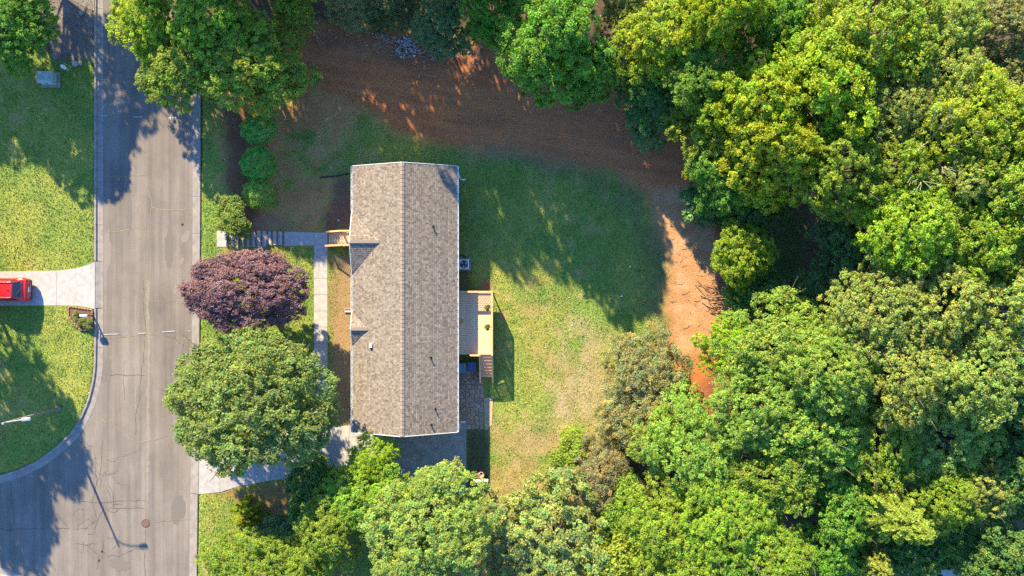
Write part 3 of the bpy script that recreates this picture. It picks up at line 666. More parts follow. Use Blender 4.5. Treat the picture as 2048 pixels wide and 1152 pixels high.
for x in (SX0, SX1):
    b = MB(); b.bar((x, DY0 - .02, DZ - 0.16), (x, DY0 - run, YD + 0.1), 0.04, 0.24); b.build('stringer', 'rail', deck)
    b = MB(); b.bar((x, DY0 + 0.02, DZ + RH - 0.02), (x, DY0 - run - .1, YD + 0.92), 0.13, 0.04); b.build('stair_rail', 'rail', deck)
    b = MB(); b.bar((x, DY0 + 0.02, DZ + 0.18), (x, DY0 - run - .1, YD + 0.22), 0.035, 0.08); b.build('stair_rail', 'rail', deck)
    piece('rail_post', 'rail', (x, DY0 - run - .06, YD + 0.45), (0.09, 0.09, 0.92), deck)
    for i in range(16):
        t = (i + .5) / 16; piece('baluster', 'rail', (x, DY0 - run * t, (DZ + 0.56) * (1 - t) + (YD + 0.54) * t), (0.034, 0.034, 0.74), deck)
b = MB(); b.cyl((0, 0, 0), 0.20, 0.02, 20); b.build('door_mat', 'mat_tan', None)
o = bpy.data.objects['door_mat']; q = W(922, 643, DZ + .003); o.location = q; tag(o, 'round tan mat on the shaded part of the deck', 'mat')
piece('rail_cover', 'grey_metal', (DX0 + 0.35, DY1 - .03, DZ + RH + 0.02), (0.7, 0.15, 0.012), deck)

# ------------------------------------------------------------------ front porch stairs
PF = YD + 1.0; fs = empty('porch_stairs', (-14.0, 4.0, YD), 'new timber porch stairs with baluster railings at the front walk', 'stairs')
FY0, FY1 = 3.42, 4.55; FX0, FX1 = -15.02, -13.7
nst = 5
for i in range(nst):
    x = FX0 + (i + .5) * (FX1 - FX0) / nst; z = YD + (i + 1) * (PF - YD) / (nst + 1)
    for k in (0, 1): piece('tread', 'deck', (x - 0.065 + 0.13 * k, (FY0 + FY1) / 2, z - .02), (0.122, FY1 - FY0 - 0.1, 0.035), fs)
    piece('riser', 'timber', (x + 0.13, (FY0 + FY1) / 2, z + .06), (0.018, FY1 - FY0 - 0.12, 0.12), fs)
for k in range(14): piece('porch_board', 'deck', (FX1 + 0.07 + k * 0.125, (FY0 + FY1) / 2, PF - .015), (0.115, FY1 - FY0 + 0.1, 0.03), fs)
for y in (FY0, FY1):
    b = MB(); b.bar((FX0 - .05, y, YD + 0.1), (FX1, y, PF - 0.12), 0.04, 0.24); b.build('stringer', 'rail', fs)
    b = MB(); b.bar((FX0 - .1, y, YD + 0.95), (FX1 + .05, y, PF + 0.8), 0.13, 0.04); b.build('stair_rail', 'rail', fs)
    piece('porch_rail', 'rail', ((FX1 + WX0) / 2 - .05, y, PF + 0.95), (WX0 - FX1 + 0.1, 0.13, 0.04), fs)
    piece('rim_board', 'rail', ((FX1 + WX0) / 2, y, PF - 0.13), (WX0 - FX1, 0.04, 0.2), fs)
    piece('bottom_rail', 'rail', ((FX1 + WX0) / 2, y, PF + 0.12), (WX0 - FX1, 0.035, 0.08), fs)
    for x, h in ((FX0 - .02, 0.95), ): piece('rail_post', 'rail', (x, y, YD + h / 2), (0.09, 0.09, h), fs)
    piece('rail_post', 'rail', (FX1, y, (YD + PF + .95) / 2), (0.09, 0.09, PF + .95 - YD), fs)
    for i in range(10):
        t = (i + .5) / 10; piece('baluster', 'rail', (FX0 + (FX1 - FX0) * t, y, YD + 0.55 + (PF - YD) * t * .9), (0.034, 0.034, 0.75), fs)
    for i in range(13): piece('baluster', 'rail', (FX1 + 0.08 + i * 0.125, y, PF + 0.5), (0.034, 0.034, 0.86), fs)

# ------------------------------------------------------------------ small things round the house
def at(px, py, dz=0): return G(px, py, dz)
p = at(928, 529.5); p = W(928, 528.5, YD + 0.75); ac = empty('air_conditioner', (p.x, p.y, YD), 'pale square outdoor air conditioner with fan beside the house wall', 'air conditioner')
piece('pad', 'old_concrete', (p.x, p.y, YD + 0.04), (1.02, 1.02, 0.1), ac, 0.01)
body = piece('casing', 'ac', (p.x, p.y, YD + 0.45), (0.84, 0.84, 0.72), ac, 0.04)
for k in range(9):
    for dx_, dy_, d in ((0, .425, (0.7, 0.012, 0.03)), (0, -.425, (0.7, 0.012, 0.03)), (.425, 0, (0.012, 0.7, 0.03)), (-.425, 0, (0.012, 0.7, 0.03))):
        piece('louvre', 'ac_dark', (p.x + dx_, p.y + dy_, YD + 0.18 + k * 0.065), d, body)
b = MB(); b.cyl((p.x, p.y, YD + 0.812), 0.335, 0.006, 32); b.build('fan_well', 'ac_dark', ac)
for k in range(3):
    b = MB(); a = k * 2.094 + 0.4; pts = []
    for r_, da in ((0.07, -0.2), (0.30, -0.32), (0.31, 0.22), (0.2, 0.30), (0.07, 0.3)): pts.append((p.x + r_ * math.cos(a + da), p.y + r_ * math.sin(a + da)))
    b.prism(pts, YD + 0.828, YD + 0.836); b.build('fan_blade', 'grey_metal', ac)
b = MB(); b.cyl((p.x, p.y, YD + 0.82), 0.07, 0.04, 16); b.build('fan_hub', 'ac_dark', ac)
b = MB()
for rr_ in (0.14, 0.22, 0.30): b.tube([(p.x + rr_ * math.cos(t), p.y + rr_ * math.sin(t), YD + 0.86) for t in np.linspace(0, 6.2832, 25)], 0.005, 4)
b.build('fan_guard', 'grey_metal', ac)
b = MB(); b.tube([(p.x + .1, p.y + .4, YD + .25), (p.x + .1, p.y + .62, YD + .06), (p.x - .2, p.y + .8, YD + .05), (WX1, p.y + .75, YD + .3)], 0.03, 6); b.build('line_set', 'black', ac)

def wheelie_bin(px, py, m, label):
    q = W(px, py, YD + 1.0); e = empty('wheeled_bin', (q.x, q.y, YD), label, 'bin', 'rubbish bins beside the deck stairs')
    b = MB(); bm = b.bm; lo = [(-.22, -.25), (.22, -.25), (.22, .25), (-.22, .25)]; hi = [(-.29, -.36), (.29, -.36), (.29, .34), (-.29, .34)]
    A = [bm.verts.new((q.x + x, q.y + y, YD + .06)) for x, y in lo]; B = [bm.verts.new((q.x + x, q.y + y, YD + .95)) for x, y in hi]
    bm.faces.new(A[::-1]); bm.faces.new(B)
    for i in range(4): bm.faces.new((A[i], A[(i + 1) % 4], B[(i + 1) % 4], B[i]))
    b.build('body', m, e)
    b = MB(); b.box((q.x, q.y - .01, YD + .985), (.64, .78, .06), Matrix.Rotation(R(-3), 3, 'X'), .025); lid = b.build('lid', m, e)
    for s in (-.16, .16): piece('lid_rib', m, (q.x + s, q.y - .02, YD + 1.02), (.08, .6, .03), lid, .01)
    for s in (-.25, .25):
        b = MB(); b.tube([(q.x + s - .03, q.y + .3, YD + .13), (q.x + s + .03, q.y + .3, YD + .13)], .12, 14); b.build('wheel', 'tyre', e)
    b = MB(); b.tube([(q.x - .26, q.y + .40, YD + .93), (q.x + .26, q.y + .40, YD + .93)], .018, 6); b.build('handle', 'black', e)
wheelie_bin(924, 736, 'bin_teal', 'teal wheeled bin half under the roof eave beside the deck')
wheelie_bin(944, 733.5, 'bin_blue', 'dark blue wheeled bin next to the deck stairs')
# basketball hoop
q = W(962, 950, YD + 3.05)
hp = empty('basketball_hoop', (q.x, q.y - 1.1, YD), 'basketball hoop with red rim and white backboard by the driveway', 'basketball hoop')
b = MB(); b.tube([(q.x + .23 * math.cos(t), q.y + .23 * math.sin(t), YD + 3.05) for t in np.linspace(0, 6.2832, 33)], 0.022, 6, False); b.build('rim', 'rim_red', hp)
piece('rim_bracket', 'rim_red', (q.x, q.y - 0.28, YD + 3.05), (0.14, 0.12, 0.05), hp)
b = MB()
for k in range(16):
    a = k * 2 * math.pi / 16
    for s in (1, -1):
        b.tube([(q.x + rr_ * math.cos(a + s * f * .5), q.y + rr_ * math.sin(a + s * f * .5), YD + 3.04 - f * .42) for f, rr_ in ((0, .22), (.4, .15), (.8, .11), (1, .12))], .007, 4)
b.build('net', 'net', hp)
bb = piece('backboard', 'white', (q.x, q.y - 0.36, YD + 3.35), (1.12, 0.045, 0.74), hp, .008)
for d, o_ in (((0.46, .012, .035), (0, .24)), ((0.46, .012, .035), (0, -.12)), ((.035, .012, .36), (-.21, .06)), ((.035, .012, .36), (.21, .06))): piece('target_line', 'rim_red', (q.x + o_[0], q.y - .334, YD + 3.25 + o_[1]), d, bb)
b = MB(); b.tube([(q.x + .05, q.y - 1.2, YD), (q.x + .05, q.y - 1.2, YD + 2.6), (q.x + .05, q.y - .85, YD + 3.2), (q.x, q.y - .4, YD + 3.3)], .055, 10); b.build('pole', 'black', hp)
b = MB(); b.bar((q.x, q.y - .4, YD + 3.1), (q.x + .05, q.y - 1.15, YD + 2.5), .05, .05); b.build('brace', 'black', hp)
b = MB(); b.box((q.x + .05, q.y - 1.35, YD + .09), (.75, 1.0, .18), None, .05); b.build('base', 'black', hp)
# drain pipe, splash block, little balls
P_ = [G(x, y, .06) for x, y in ((640, 355), (655, 354), (675, 352), (690, 349), (703, 346))]
b = MB(); n = 60; pts = []
for i in range(n + 1):
    t = i / n * (len(P_) - 1); k = min(int(t), len(P_) - 2); pts.append(P_[k].lerp(P_[k + 1], t - k))
b.tube(pts, [0.062 if i % 2 else 0.05 for i in range(n + 1)], 10); tag(b.build('drain_pipe', 'black', None, P_[2]), 'black corrugated drain pipe on the ground by the house corner', 'pipe')
q = G(697, 621); e = empty('splash_block', q, 'small pale concrete splash block below the front eave', 'splash block')
piece('tray', 'concrete', (q.x, q.y, q.z + .03), (.62, .30, .05), e, .01)
for s in (-1, 1): piece('side_lip', 'concrete', (q.x, q.y + s * .13, q.z + .075), (.62, .05, .06), e, .01)
for px, py, lb in ((1260, 533.5, 'small white ball on the shaded lawn, upper of two'), (1243, 592.5, 'small white ball on the shaded lawn, lower of two')):
    q = G(px, py, .07); bm = bmesh.new(); bmesh.ops.create_icosphere(bm, subdivisions=2, radius=.075)
    me = bpy.data.meshes.new('ball'); bm.to_mesh(me); bm.free(); me.materials.append(M['white']); tag(link(bpy.data.objects.new('ball', me), q), lb, 'ball')

# ------------------------------------------------------------------ street furniture
q = W(117.5, 817, 0.1); lp = empty('street_lamp', (q.x, q.y, LZ), 'tall street lamp with one arm on the lawn corner', 'street lamp')
LH = 6.0; tp = Vector((q.x, q.y, LZ + LH))
b = MB(); b.tube([(q.x, q.y, LZ - .05), (q.x, q.y, LZ + LH)], [.115, .075], 12); b.build('pole', 'pole', lp)
b = MB(); b.cyl((q.x, q.y, LZ), .19, .12, 14); b.build('base', 'old_concrete', lp)
arm = [tp + Vector((0, 0, -.25)), tp + Vector((.35, .1, .02)), tp + Vector((.9, .2, .16)), tp + Vector((1.55, .3, .22))]
b = MB(); b.tube(arm, .038, 8); b.build('arm', 'grey_metal', lp)
b = MB(); b.bar(arm[-1] + Vector((-.05, 0, .01)), arm[-1] + Vector((.62, .08, .05)), .24, .13, .04); hd = b.build('lamp_head', 'grey_metal', lp)
b = MB(); b.bar(arm[-1] + Vector((.2, .02, -.06)), arm[-1] + Vector((.55, .07, -.04)), .18, .04, .015); b.build('lens', 'white', hd)
b = MB(); b.cyl(tp + Vector((0, 0, 0)), .085, .05, 12); b.build('cap', 'grey_metal', lp)
q = W(168, 631.5, 1.15); mbx = empty('mailbox', (q.x + .12, q.y, LZ), 'white mailbox on a dark post in the small brick-edged bed', 'mailbox')
b = MB(); prof = [(-.095, 0), (.095, 0), (.095, .12)] + [(.095 * math.cos(a), .12 + .095 * math.sin(a)) for a in np.linspace(.3, 2.84, 7)] + [(-.095, .12)]
va = [b.bm.verts.new((q.x - .27, q.y + y, LZ + 1.0 + z)) for y, z in prof]; vb = [b.bm.verts.new((q.x + .27, q.y + y, LZ + 1.0 + z)) for y, z in prof]
b.bm.faces.new(va); b.bm.faces.new(vb[::-1])
for i in range(len(prof)): b.bm.faces.new((va[i], va[(i + 1) % len(prof)], vb[(i + 1) % len(prof)], vb[i]))
bx = b.build('box', 'white', mbx); piece('door', 'white', (q.x + .278, q.y, LZ + 1.09), (.014, .17, .17), bx, .004); piece('flag', 'rim_red', (q.x + .1, q.y - .105, LZ + 1.16), (.05, .012, .16), bx)
piece('post', 'timber', (q.x + .1, q.y, LZ + .45), (.1, .1, 1.08), mbx); piece('cross_arm', 'timber', (q.x + .05, q.y, LZ + .95), (.5, .09, .08), mbx)
b = MB(); b.bar((q.x + .1, q.y, LZ + .6), (q.x - .15, q.y, LZ + .9), .07, .07); b.build('brace', 'timber', mbx)
q = W(91, 155, .7); q.z = LZ; tb = empty('transformer_box', q, 'pale blue-green utility transformer cabinet on a concrete pad', 'utility box')
piece('pad', 'old_concrete', (q.x + .05, q.y - .03, LZ + .05), (1.5, 1.2, .14), tb, .01)
bd = piece('cabinet', 'cabinet', (q.x, q.y, LZ + .42), (1.12, .86, .62), tb, .02)
b = MB(); bm = b.bm; A = [bm.verts.new((q.x + x, q.y + y, LZ + .73)) for x, y in ((-.60, -.47), (.60, -.47), (.60, .47), (-.60, .47))]; B = [bm.verts.new((q.x + x, q.y + y, LZ + .84)) for x, y in ((-.54, -.30), (.44, -.30), (.44, .42), (-.54, .42))]
bm.faces.new(A[::-1]); bm.faces.new(B)
for i in range(4): bm.faces.new((A[i], A[(i + 1) % 4], B[(i + 1) % 4], B[i]))
b.build('lid', 'cabinet', tb)
piece('lock', 'black', (q.x, q.y - .44, LZ + .5), (.08, .03, .12), bd); piece('warning_sticker', 'mat_tan', (q.x - .22, q.y + .16, LZ + .845), (.1, .1, .006), tb)
q = W(128, 134.5, .5); q.z = LZ; pd = empty('utility_pedestal', q, 'short pale blue cable pedestal on the shaded lawn', 'pedestal')
pts = [(.26 * math.cos(a) * (1 if i % 2 else .95), .15 * math.sin(a)) for i, a in enumerate(np.linspace(0, 2 * math.pi, 9)[:-1])]
b = MB(); rot = Matrix.Rotation(R(-38), 2)
b.prism([(q.x + (rot @ Vector(t)).x * .85, q.y + (rot @ Vector(t)).y * .85) for t in pts], LZ - .05, LZ + .45); b.build('body', 'cabinet', pd)
b = MB(); b.prism([(q.x + (rot @ Vector(t)).x, q.y + (rot @ Vector(t)).y) for t in pts], LZ + .45, LZ + .52); b.build('cap', 'white', pd)
def cover(px, py, r, label, big=False):
    q = W(px, py, 0); e = empty('manhole_cover' if big else 'valve_cover', (q.x, q.y, 0), label, 'cover')
    b = MB(); b.cyl((q.x, q.y, -.02), r, .034 if big else .030, 32); b.build('frame', 'rust', e)
    if big:
        b = MB(); b.cyl((q.x, q.y, .014), r * .86, .008, 32); b.build('lid', 'rust2', e)
        for k in range(8):
            a = k * math.pi / 4; b = MB(); b.bar((q.x + .1 * math.cos(a), q.y + .1 * math.sin(a), .024), (q.x + r * .8 * math.cos(a), q.y + r * .8 * math.sin(a), .024), .028, .008); b.build('rib', 'rust', e)
        for rr_ in (.12, .24): b = MB(); b.tube([(q.x + rr_ * math.cos(t), q.y + rr_ * math.sin(t), .022) for t in np.linspace(0, 6.2832, 25)], .014, 4); b.build('ring', 'rust', e)
    else:
        b = MB(); b.cyl((q.x, q.y, .010), r * .7, .008, 20); b.build('lid', 'black', e)
cover(291.5, 1046.5, .345, 'round rusty manhole cover on the road centre line', True)
cover(204, 1103, .09, 'small dark valve cover on the road, upper of two'); cover(198, 1121, .09, 'small dark valve cover on the road, lower of two'); cover(365, 449, .10, 'small dark valve cover on the road opposite the garden steps')
# flower bed
bedP = [(139, 613), (186, 620), (186, 660), (163, 660), (148, 645), (139, 632)]
q = G(165, 640); fb = empty('flower_bed', q, 'small mulched bed edged with bricks around the mailbox', 'flower bed')
b = MB(); b.prism([(G(x, y).x, G(x, y).y) for x, y in bedP], LZ - .05, LZ + .07); b.build('mulch', 'mulch', fb)
for i in range(len(bedP)):
    a = G(*bedP[i]); c = G(*bedP[(i + 1) % len(bedP)]); L = (c - a).length; n = max(1, int(L / .23))
    if 'bed_brick' not in _bc:
        bq = MB().box((0, 0, 0), (.2, .1, .16), None, .015); me = bpy.data.meshes.new('brick'); bq.bm.to_mesh(me); bq.bm.free(); me.materials.append(M['edge_brick']); _bc['bed_brick'] = me
    for k in range(n):
        o = link(bpy.data.objects.new('brick', _bc['bed_brick']), a.lerp(c, (k + .5) / n) + Vector((0, 0, .06)), fb); o.rotation_euler[2] = math.atan2((c - a).y, (c - a).x) + rr.uniform(-.06, .06)

# ------------------------------------------------------------------ red car (rear towards the road)
q = W(60, 580, .8); CX, CYc = q.x - 2.28, W(0, 579.5, .8).y
car = empty('car', (CX, CYc, LZ + .03), 'red estate-type car with silver roof rails parked on the driveway', 'car')
GZc = LZ + .03
def loft(name, secs, m, parent, sm=True):
    """secs: list of (x, [(y,z)...]) half sections mirrored in y"""
    bm = bmesh.new(); rings = []
    for x, pr in secs:
        full = pr + [(-y, z) for y, z in reversed(pr)]
        rings.append([bm.verts.new((CX + x, CYc + y, GZc + z)) for y, z in full])
    n = len(rings[0])
    for a, b_ in zip(rings, rings[1:]):
        for j in range(n): bm.faces.new((a[j], a[(j + 1) % n], b_[(j + 1) % n], b_[j]))
    bm.faces.new(rings[0]); bm.faces.new(rings[-1][::-1]); bmesh.ops.recalc_face_normals(bm, faces=bm.faces)
    me = bpy.data.meshes.new(name); bm.to_mesh(me); bm.free(); me.materials.append(M[m])
    for p_ in me.polygons: p_.use_smooth = sm
    o = link(bpy.data.objects.new(name, me), (0, 0, 0), parent); md = o.modifiers.new('b', 'BEVEL'); md.width = .02; md.segments = 2; md.limit_method = 'ANGLE'
    return o
def sec(w, z0, zb, zt, inset): return [(w * .9, z0), (w, z0 + .18), (w, zb), (w - inset * .5, zt - .03), (w - inset, zt), (0.01, zt + .02)]
loft('body', [(-2.28, sec(.62, .35, .55, .68, .1)), (-2.18, sec(.8, .28, .6, .78, .12)), (-1.7, sec(.9, .22, .75, .94, .12)), (-1.0, sec(.93, .22, .85, 1.03, .1)), (0, sec(.93, .22, .88, 1.04, .08)), (1.4, sec(.93, .22, .9, 1.06, .09)), (1.9, sec(.92, .24, .9, 1.04, .1)), (2.14, sec(.86, .28, .8, .98, .12)), (2.24, sec(.76, .34, .72, .84, .12))], 'car', car)
def gh(w0, z0, w1, z1): return [(w0, z0), (w1 + (w0 - w1) * .12, z1 - .06), (w1, z1), (.01, z1 + .03)]
cab = loft('cabin', [(-1.05, gh(.80, 1.0, .78, 1.05)), (-.45, gh(.86, 1.0, .66, 1.52)), (.2, gh(.86, 1.02, .67, 1.60)), (1.2, gh(.86, 1.03, .66, 1.58)), (1.45, gh(.85, 1.03, .64, 1.54)), (1.98, gh(.78, 1.0, .74, 1.06))], 'car', car)
b = MB(); b.face([(CX - 1.0, CYc + .70, GZc + 1.10), (CX - 1.0, CYc - .70, GZc + 1.10), (CX - .47, CYc - .60, GZc + 1.535), (CX - .47, CYc + .60, GZc + 1.535)]); b.build('windscreen', 'glass', car)
def rearz(x): return GZc + 1.545 + (x - 1.45) / .53 * (1.06 - 1.54) + .035
b = MB(); b.face([(CX + 1.50, CYc + .56, rearz(1.50)), (CX + 1.50, CYc - .56, rearz(1.50)), (CX + 1.9, CYc - .66, rearz(1.9)), (CX + 1.9, CYc + .66, rearz(1.9))]); rw = b.build('rear_window', 'glass', car)
b = MB(); b.bar((CX + 1.88, CYc, rearz(1.88) + .02), (CX + 1.7, CYc - .38, rearz(1.7) + .02), .02, .02); b.build('wiper', 'black', rw)
for s in (-1, 1):
    b = MB(); b.face([(CX - .9, CYc + s * .875, GZc + 1.08), (CX + 1.7, CYc + s * .86, GZc + 1.08), (CX + 1.42, CYc + s * .715, GZc + 1.46), (CX - .42, CYc + s * .73, GZc + 1.46)]); b.build('side_window', 'glass', car)
    b = MB(); b.tube([(CX - .4, CYc + s * .60, GZc + 1.60), (CX - .2, CYc + s * .60, GZc + 1.66), (CX + 1.2, CYc + s * .60, GZc + 1.66), (CX + 1.42, CYc + s * .59, GZc + 1.58)], .025, 6); b.build('roof_rail', 'chrome', car)
    b = MB(); b.box((CX + 2.08, CYc + s * .74, GZc + .86), (.2, .2, .2), None, .04); b.build('tail_lamp', 'redlamp', car)
    b = MB(); b.box((CX - 2.1, CYc + s * .64, GZc + .7), (.25, .25, .12), None, .04); b.build('headlight', 'chrome', car)
    b = MB(); b.box((CX - .62, CYc + s * 1.0, GZc + 1.08), (.12, .2, .14), None, .03); b.build('mirror', 'car', car)
    for x in (-1.4, 1.35):
        b = MB(); b.tube([(CX + x, CYc + s * .74, GZc + .33), (CX + x, CYc + s * .95, GZc + .33)], .33, 20); wh = b.build('wheel', 'tyre', car)
        b = MB(); b.tube([(CX + x, CYc + s * .95, GZc + .33), (CX + x, CYc + s * .958, GZc + .33)], .2, 16); b.build('rim', 'chrome', wh)
piece('sunroof', 'glass', (CX - .05, CYc, GZc + 1.632), (.75, .9, .012), car, .004)
piece('roof_fin', 'car', (CX + 1.2, CYc, GZc + 1.63), (.12, .04, .06), car, .01)
b = MB(); b.box((CX + 2.2, CYc, GZc + .5), (.2, 1.55, .22), None, .05); bmp = b.build('rear_bumper', 'black', car)
piece('bumper_trim', 'chrome', (CX + 2.22, CYc, GZc + .62), (.16, 1.3, .02), bmp); piece('number_plate', 'white', (CX + 2.235, CYc, GZc + .76), (.02, .36, .13), car)

# ------------------------------------------------------------------ vegetation
def leaf_mesh(name, cen, nrm, size, cols, m, aspect=0.62, seed=0, fold=0.25):
    r = np.random.default_rng(seed); n = len(cen)
    nrm = nrm / (np.linalg.norm(nrm, axis=1, keepdims=True) + 1e-9)
    t = r.normal(size=(n, 3)); t -= nrm * (t * nrm).sum(1, keepdims=True); t /= np.linalg.norm(t, axis=1, keepdims=True) + 1e-9
    bt = np.cross(nrm, t); L = size[:, None]; w = L * aspect
    V = np.stack([cen - t * L * .5 - nrm * L * .08, cen + bt * w * .5 + nrm * w * fold * .5, cen + t * L * .5 - nrm * L * .12, cen - bt * w * .5 + nrm * w * fold * .5], 1).reshape(-1, 3)
    F = np.arange(n * 4).reshape(n, 4)
    return mesh_np(name, V, F, m, np.repeat(cols, 4, 0))
def unit(n, r): v = r.normal(size=(n, 3)); return v / np.linalg.norm(v, axis=1, keepdims=True)
def limbs(name, H, targets, r0, m='bark', seed=0, fork=0.35):
    rr2 = random.Random(seed); b = MB(); top = Vector((0, 0, H * .62))
    b.tube([(0, 0, -.3), (rr2.uniform(-.05, .05), .03, H * .3), (0.05, 0, H * .5), top], [r0 * 1.25, r0, r0 * .8, r0 * .5], 8)
    for t in targets:
        t = Vector(t); s = Vector((0.02, 0, H * rr2.uniform(fork, .55))); mid = s.lerp(t, .5) + Vector((rr2.uniform(-.2, .2), rr2.uniform(-.2, .2), -.15 * (t - s).length * .4))
        b.tube([s, mid, t], [r0 * .5, r0 * .3, r0 * .08], 6, False)
        for _ in range(2 if H > 6 and rr2.random() < .6 else 0):     # bare twigs reaching out of the leaves
            e = t + (t - s).normalized() * rr2.uniform(.5, 1.25) + Vector((rr2.uniform(-.7, .7), rr2.uniform(-.7, .7), rr2.uniform(.1, .6))); b.tube([t, t.lerp(e, .5) + Vector((0, 0, .1)), e], [.03, .022, .01], 4, False)
    bmesh.ops.recalc_face_normals(b.bm, faces=b.bm.faces)
    me = bpy.data.meshes.new(name); b.bm.to_mesh(me); b.bm.free(); me.materials.append(M[m]); return me
PROTO = {}
def tree_proto(key, seed, Rr, H, zb, nl, ncl, per, lsize, crad, hue=0.12, flat=0.0, m='leaf', gap=0.0, aspect=0.62, lobe=(.30, .46), flecks=0.0, rad=(.62, .90)):
    """lobed crown of leaf clumps: Rr radius, H height, zb crown base"""
    r = np.random.default_rng(seed); cz = (H + zb) / 2; az = (H - zb) / 2
    D = unit(nl * 6, r); D = D[D[:, 2] > -0.35]; sel = [D[0]]
    for d in D:                                  # spread lobe directions
        if len(sel) >= nl: break
        if min(np.linalg.norm(d - s) for s in sel) > 1.9 / math.sqrt(nl): sel.append(d)
    sel = np.array(sel); lr = r.uniform(*lobe, len(sel)) * Rr
    lc = sel * np.array([Rr, Rr, az]) * r.uniform(*rad, (len(sel), 1)); lc = np.vstack([lc, [[0, 0, az * .35]]]); lr = np.append(lr, Rr * .62)
    pick = r.choice(len(lc), ncl, p=lr ** 2 / (lr ** 2).sum()); d = unit(ncl, r); d[:, 2] = np.abs(d[:, 2]) * np.where(r.random(ncl) < .8, 1, -1)
    cc = lc[pick] + d * (lr[pick] * r.uniform(.72, 1.05, ncl))[:, None] * np.array([1, 1, min(1.0, az / Rr + .15)])
    if gap: keep = vnoise(cc[:, 0] * 1.3 + 50, cc[:, 1] * 1.3 + 50, seed) > gap; cc = cc[keep]; d = d[keep]
    ncl = len(cc); cr = r.uniform(.6, 1.3, ncl) * crad
    tone = r.normal(1, .16, ncl); yel = r.normal(0, hue, ncl)
    k = r.integers(int(per * .6), int(per * 1.4), ncl); ci = np.repeat(np.arange(ncl), k); n = len(ci)
    u = unit(n, r); u[:, 2] = u[:, 2] * .8 + .15
    pos = cc[ci] + u * (cr[ci] * r.random(n) ** .45)[:, None] * np.array([1, 1, .75 - flat * .3])
    nr_ = u * .55 + d[ci] * .35 + np.array([0, 0, .55 + flat]) + r.normal(size=(n, 3)) * .45
    pos[:, 2] += cz
    c = np.stack([1 + yel[ci] * 1.0 + .0, np.ones(n), 1 - yel[ci] * .6], 1) * (tone[ci] * r.uniform(.75, 1.25, n))[:, None]
    c = np.clip(c, .2, 2.2)
    if flecks: fl = (r.random(n) < flecks) & (u[:, 2] > 0); c[fl] = np.array([1.75, 1.35, 2.7]) * r.uniform(.8, 1.1, (fl.sum(), 1))
    me = leaf_mesh(key + '_crown', pos, nr_, lsize * r.uniform(.65, 1.35, n), c, M[m], aspect, seed)
    tg = [tuple(l + np.array([0, 0, cz])) for l in lc]
    PROTO[key] = (me, limbs(key + '_trunk', H, tg, max(.05, H * .018), seed=seed), Rr, H)
for i in range(3): tree_proto('maple%d' % i, 100 + i, 4.0, 9.0, 2.2, 24, 1100, 44, .165, .30, .13, lobe=(.22, .34))
for i in range(4): tree_proto('oak%d' % i, 200 + i, 4.0, 12.0, 5.5, 34, 1800, 34, .13, .215, .11, lobe=(.17, .28))
for i in range(2): tree_proto('light%d' % i, 300 + i, 3.5, 8.5, 2.5, 30, 1400, 34, .125, .21, .11, gap=.12, lobe=(.18, .30))
for i in range(2): tree_proto('bush%d' % i, 400 + i, 1.6, 2.6, .1, 9, 170, 60, .15, .30, .12)
tree_proto('sparse0', 450, 2.6, 4.2, .4, 22, 800, 40, .115, .22, .14, gap=.0, aspect=.5, lobe=(.22, .36))
tree_proto('plum', 500, 2.9, 5.0, 1.2, 34, 2000, 36, .108, .20, .05, lobe=(.18, .28), rad=(.74, .84))
tree_proto('pear', 501, 4.0, 8.6, 1.8, 40, 2200, 34, .13, .22, .10, lobe=(.16, .26), rad=(.76, .86))
tree_proto('flower', 502, 3.2, 3.8, .3, 16, 420, 55, .15, .30, .12, flat=.2, flecks=.09)
def clipped(key, seed, rx, H, n, ls):
    r = np.random.default_rng(seed); u = unit(n, r); u = u[u[:, 2] > -.6]; n = len(u)
    bump_ = 1 + .10 * np.sin(u[:, 0] * 9 + seed) * np.cos(u[:, 1] * 8) + .07 * np.sin(u[:, 2] * 14 + u[:, 0] * 11) + r.normal(0, .025, n)
    pos = u * np.array([rx, rx, H * .5]) * (bump_ * r.uniform(.9, 1.02, n))[:, None]; pos[:, 2] += H * .5
    c = np.ones((n, 3)) * r.uniform(.6, 1.4, n)[:, None]
    PROTO[key] = (leaf_mesh(key + '_crown', pos, u + r.normal(size=(n, 3)) * .55, ls * r.uniform(.7, 1.3, n), c, M['dense_leaf'], .5, seed), limbs(key + '_trunk', H, [(0, 0, H * .6), (.2, .1, H * .6)], .06, seed=seed), rx, H)
for i in range(3): clipped('clip%d' % i, 600 + i, 1.45, 2.5, 15000, .105)
def feathery(key, seed, Rr, H, nb):
    r = np.random.default_rng(seed); P = []; Nn = []; C = []
    for k in range(nb):
        z = H * (.18 + .8 * k / nb); L = Rr * (1.05 - .92 * k / nb) * r.uniform(.75, 1.15); a = k * 2.4 + r.uniform(-.3, .3); d = np.array([math.cos(a), math.sin(a), 0]); q = np.array([-d[1], d[0], 0])
        n = int(560 * L / Rr) + 60; t = r.random(n) ** .7; s = r.normal(0, .16, n) * (1.15 - t) * L * .6
        p = d * (t * L)[:, None] + q * s[:, None]; p[:, 2] = z - .25 * t ** 2 * L + r.normal(0, .06, n); P.append(p)
        Nn.append(np.array([0, 0, 1]) + d * .3 + r.normal(size=(n, 3)) * .35); g = r.normal(1, .12); C.append(np.ones((n, 3)) * (g * r.uniform(.75, 1.3, n) * (.75 + .5 * t))[:, None])
    P = np.vstack(P); PROTO[key] = (leaf_mesh(key + '_crown', P, np.vstack(Nn), .26 * r.uniform(.7, 1.3, len(P)), np.vstack(C), M['leaf'], .35, seed), limbs(key + '_trunk', H, [(0, 0, H * .95)], .16, seed=seed), Rr, H)
feathery('fir', 700, 3.6, 11, 150); feathery('fir_low', 701, 1.6, 3.0, 60)
SEQ = [0]
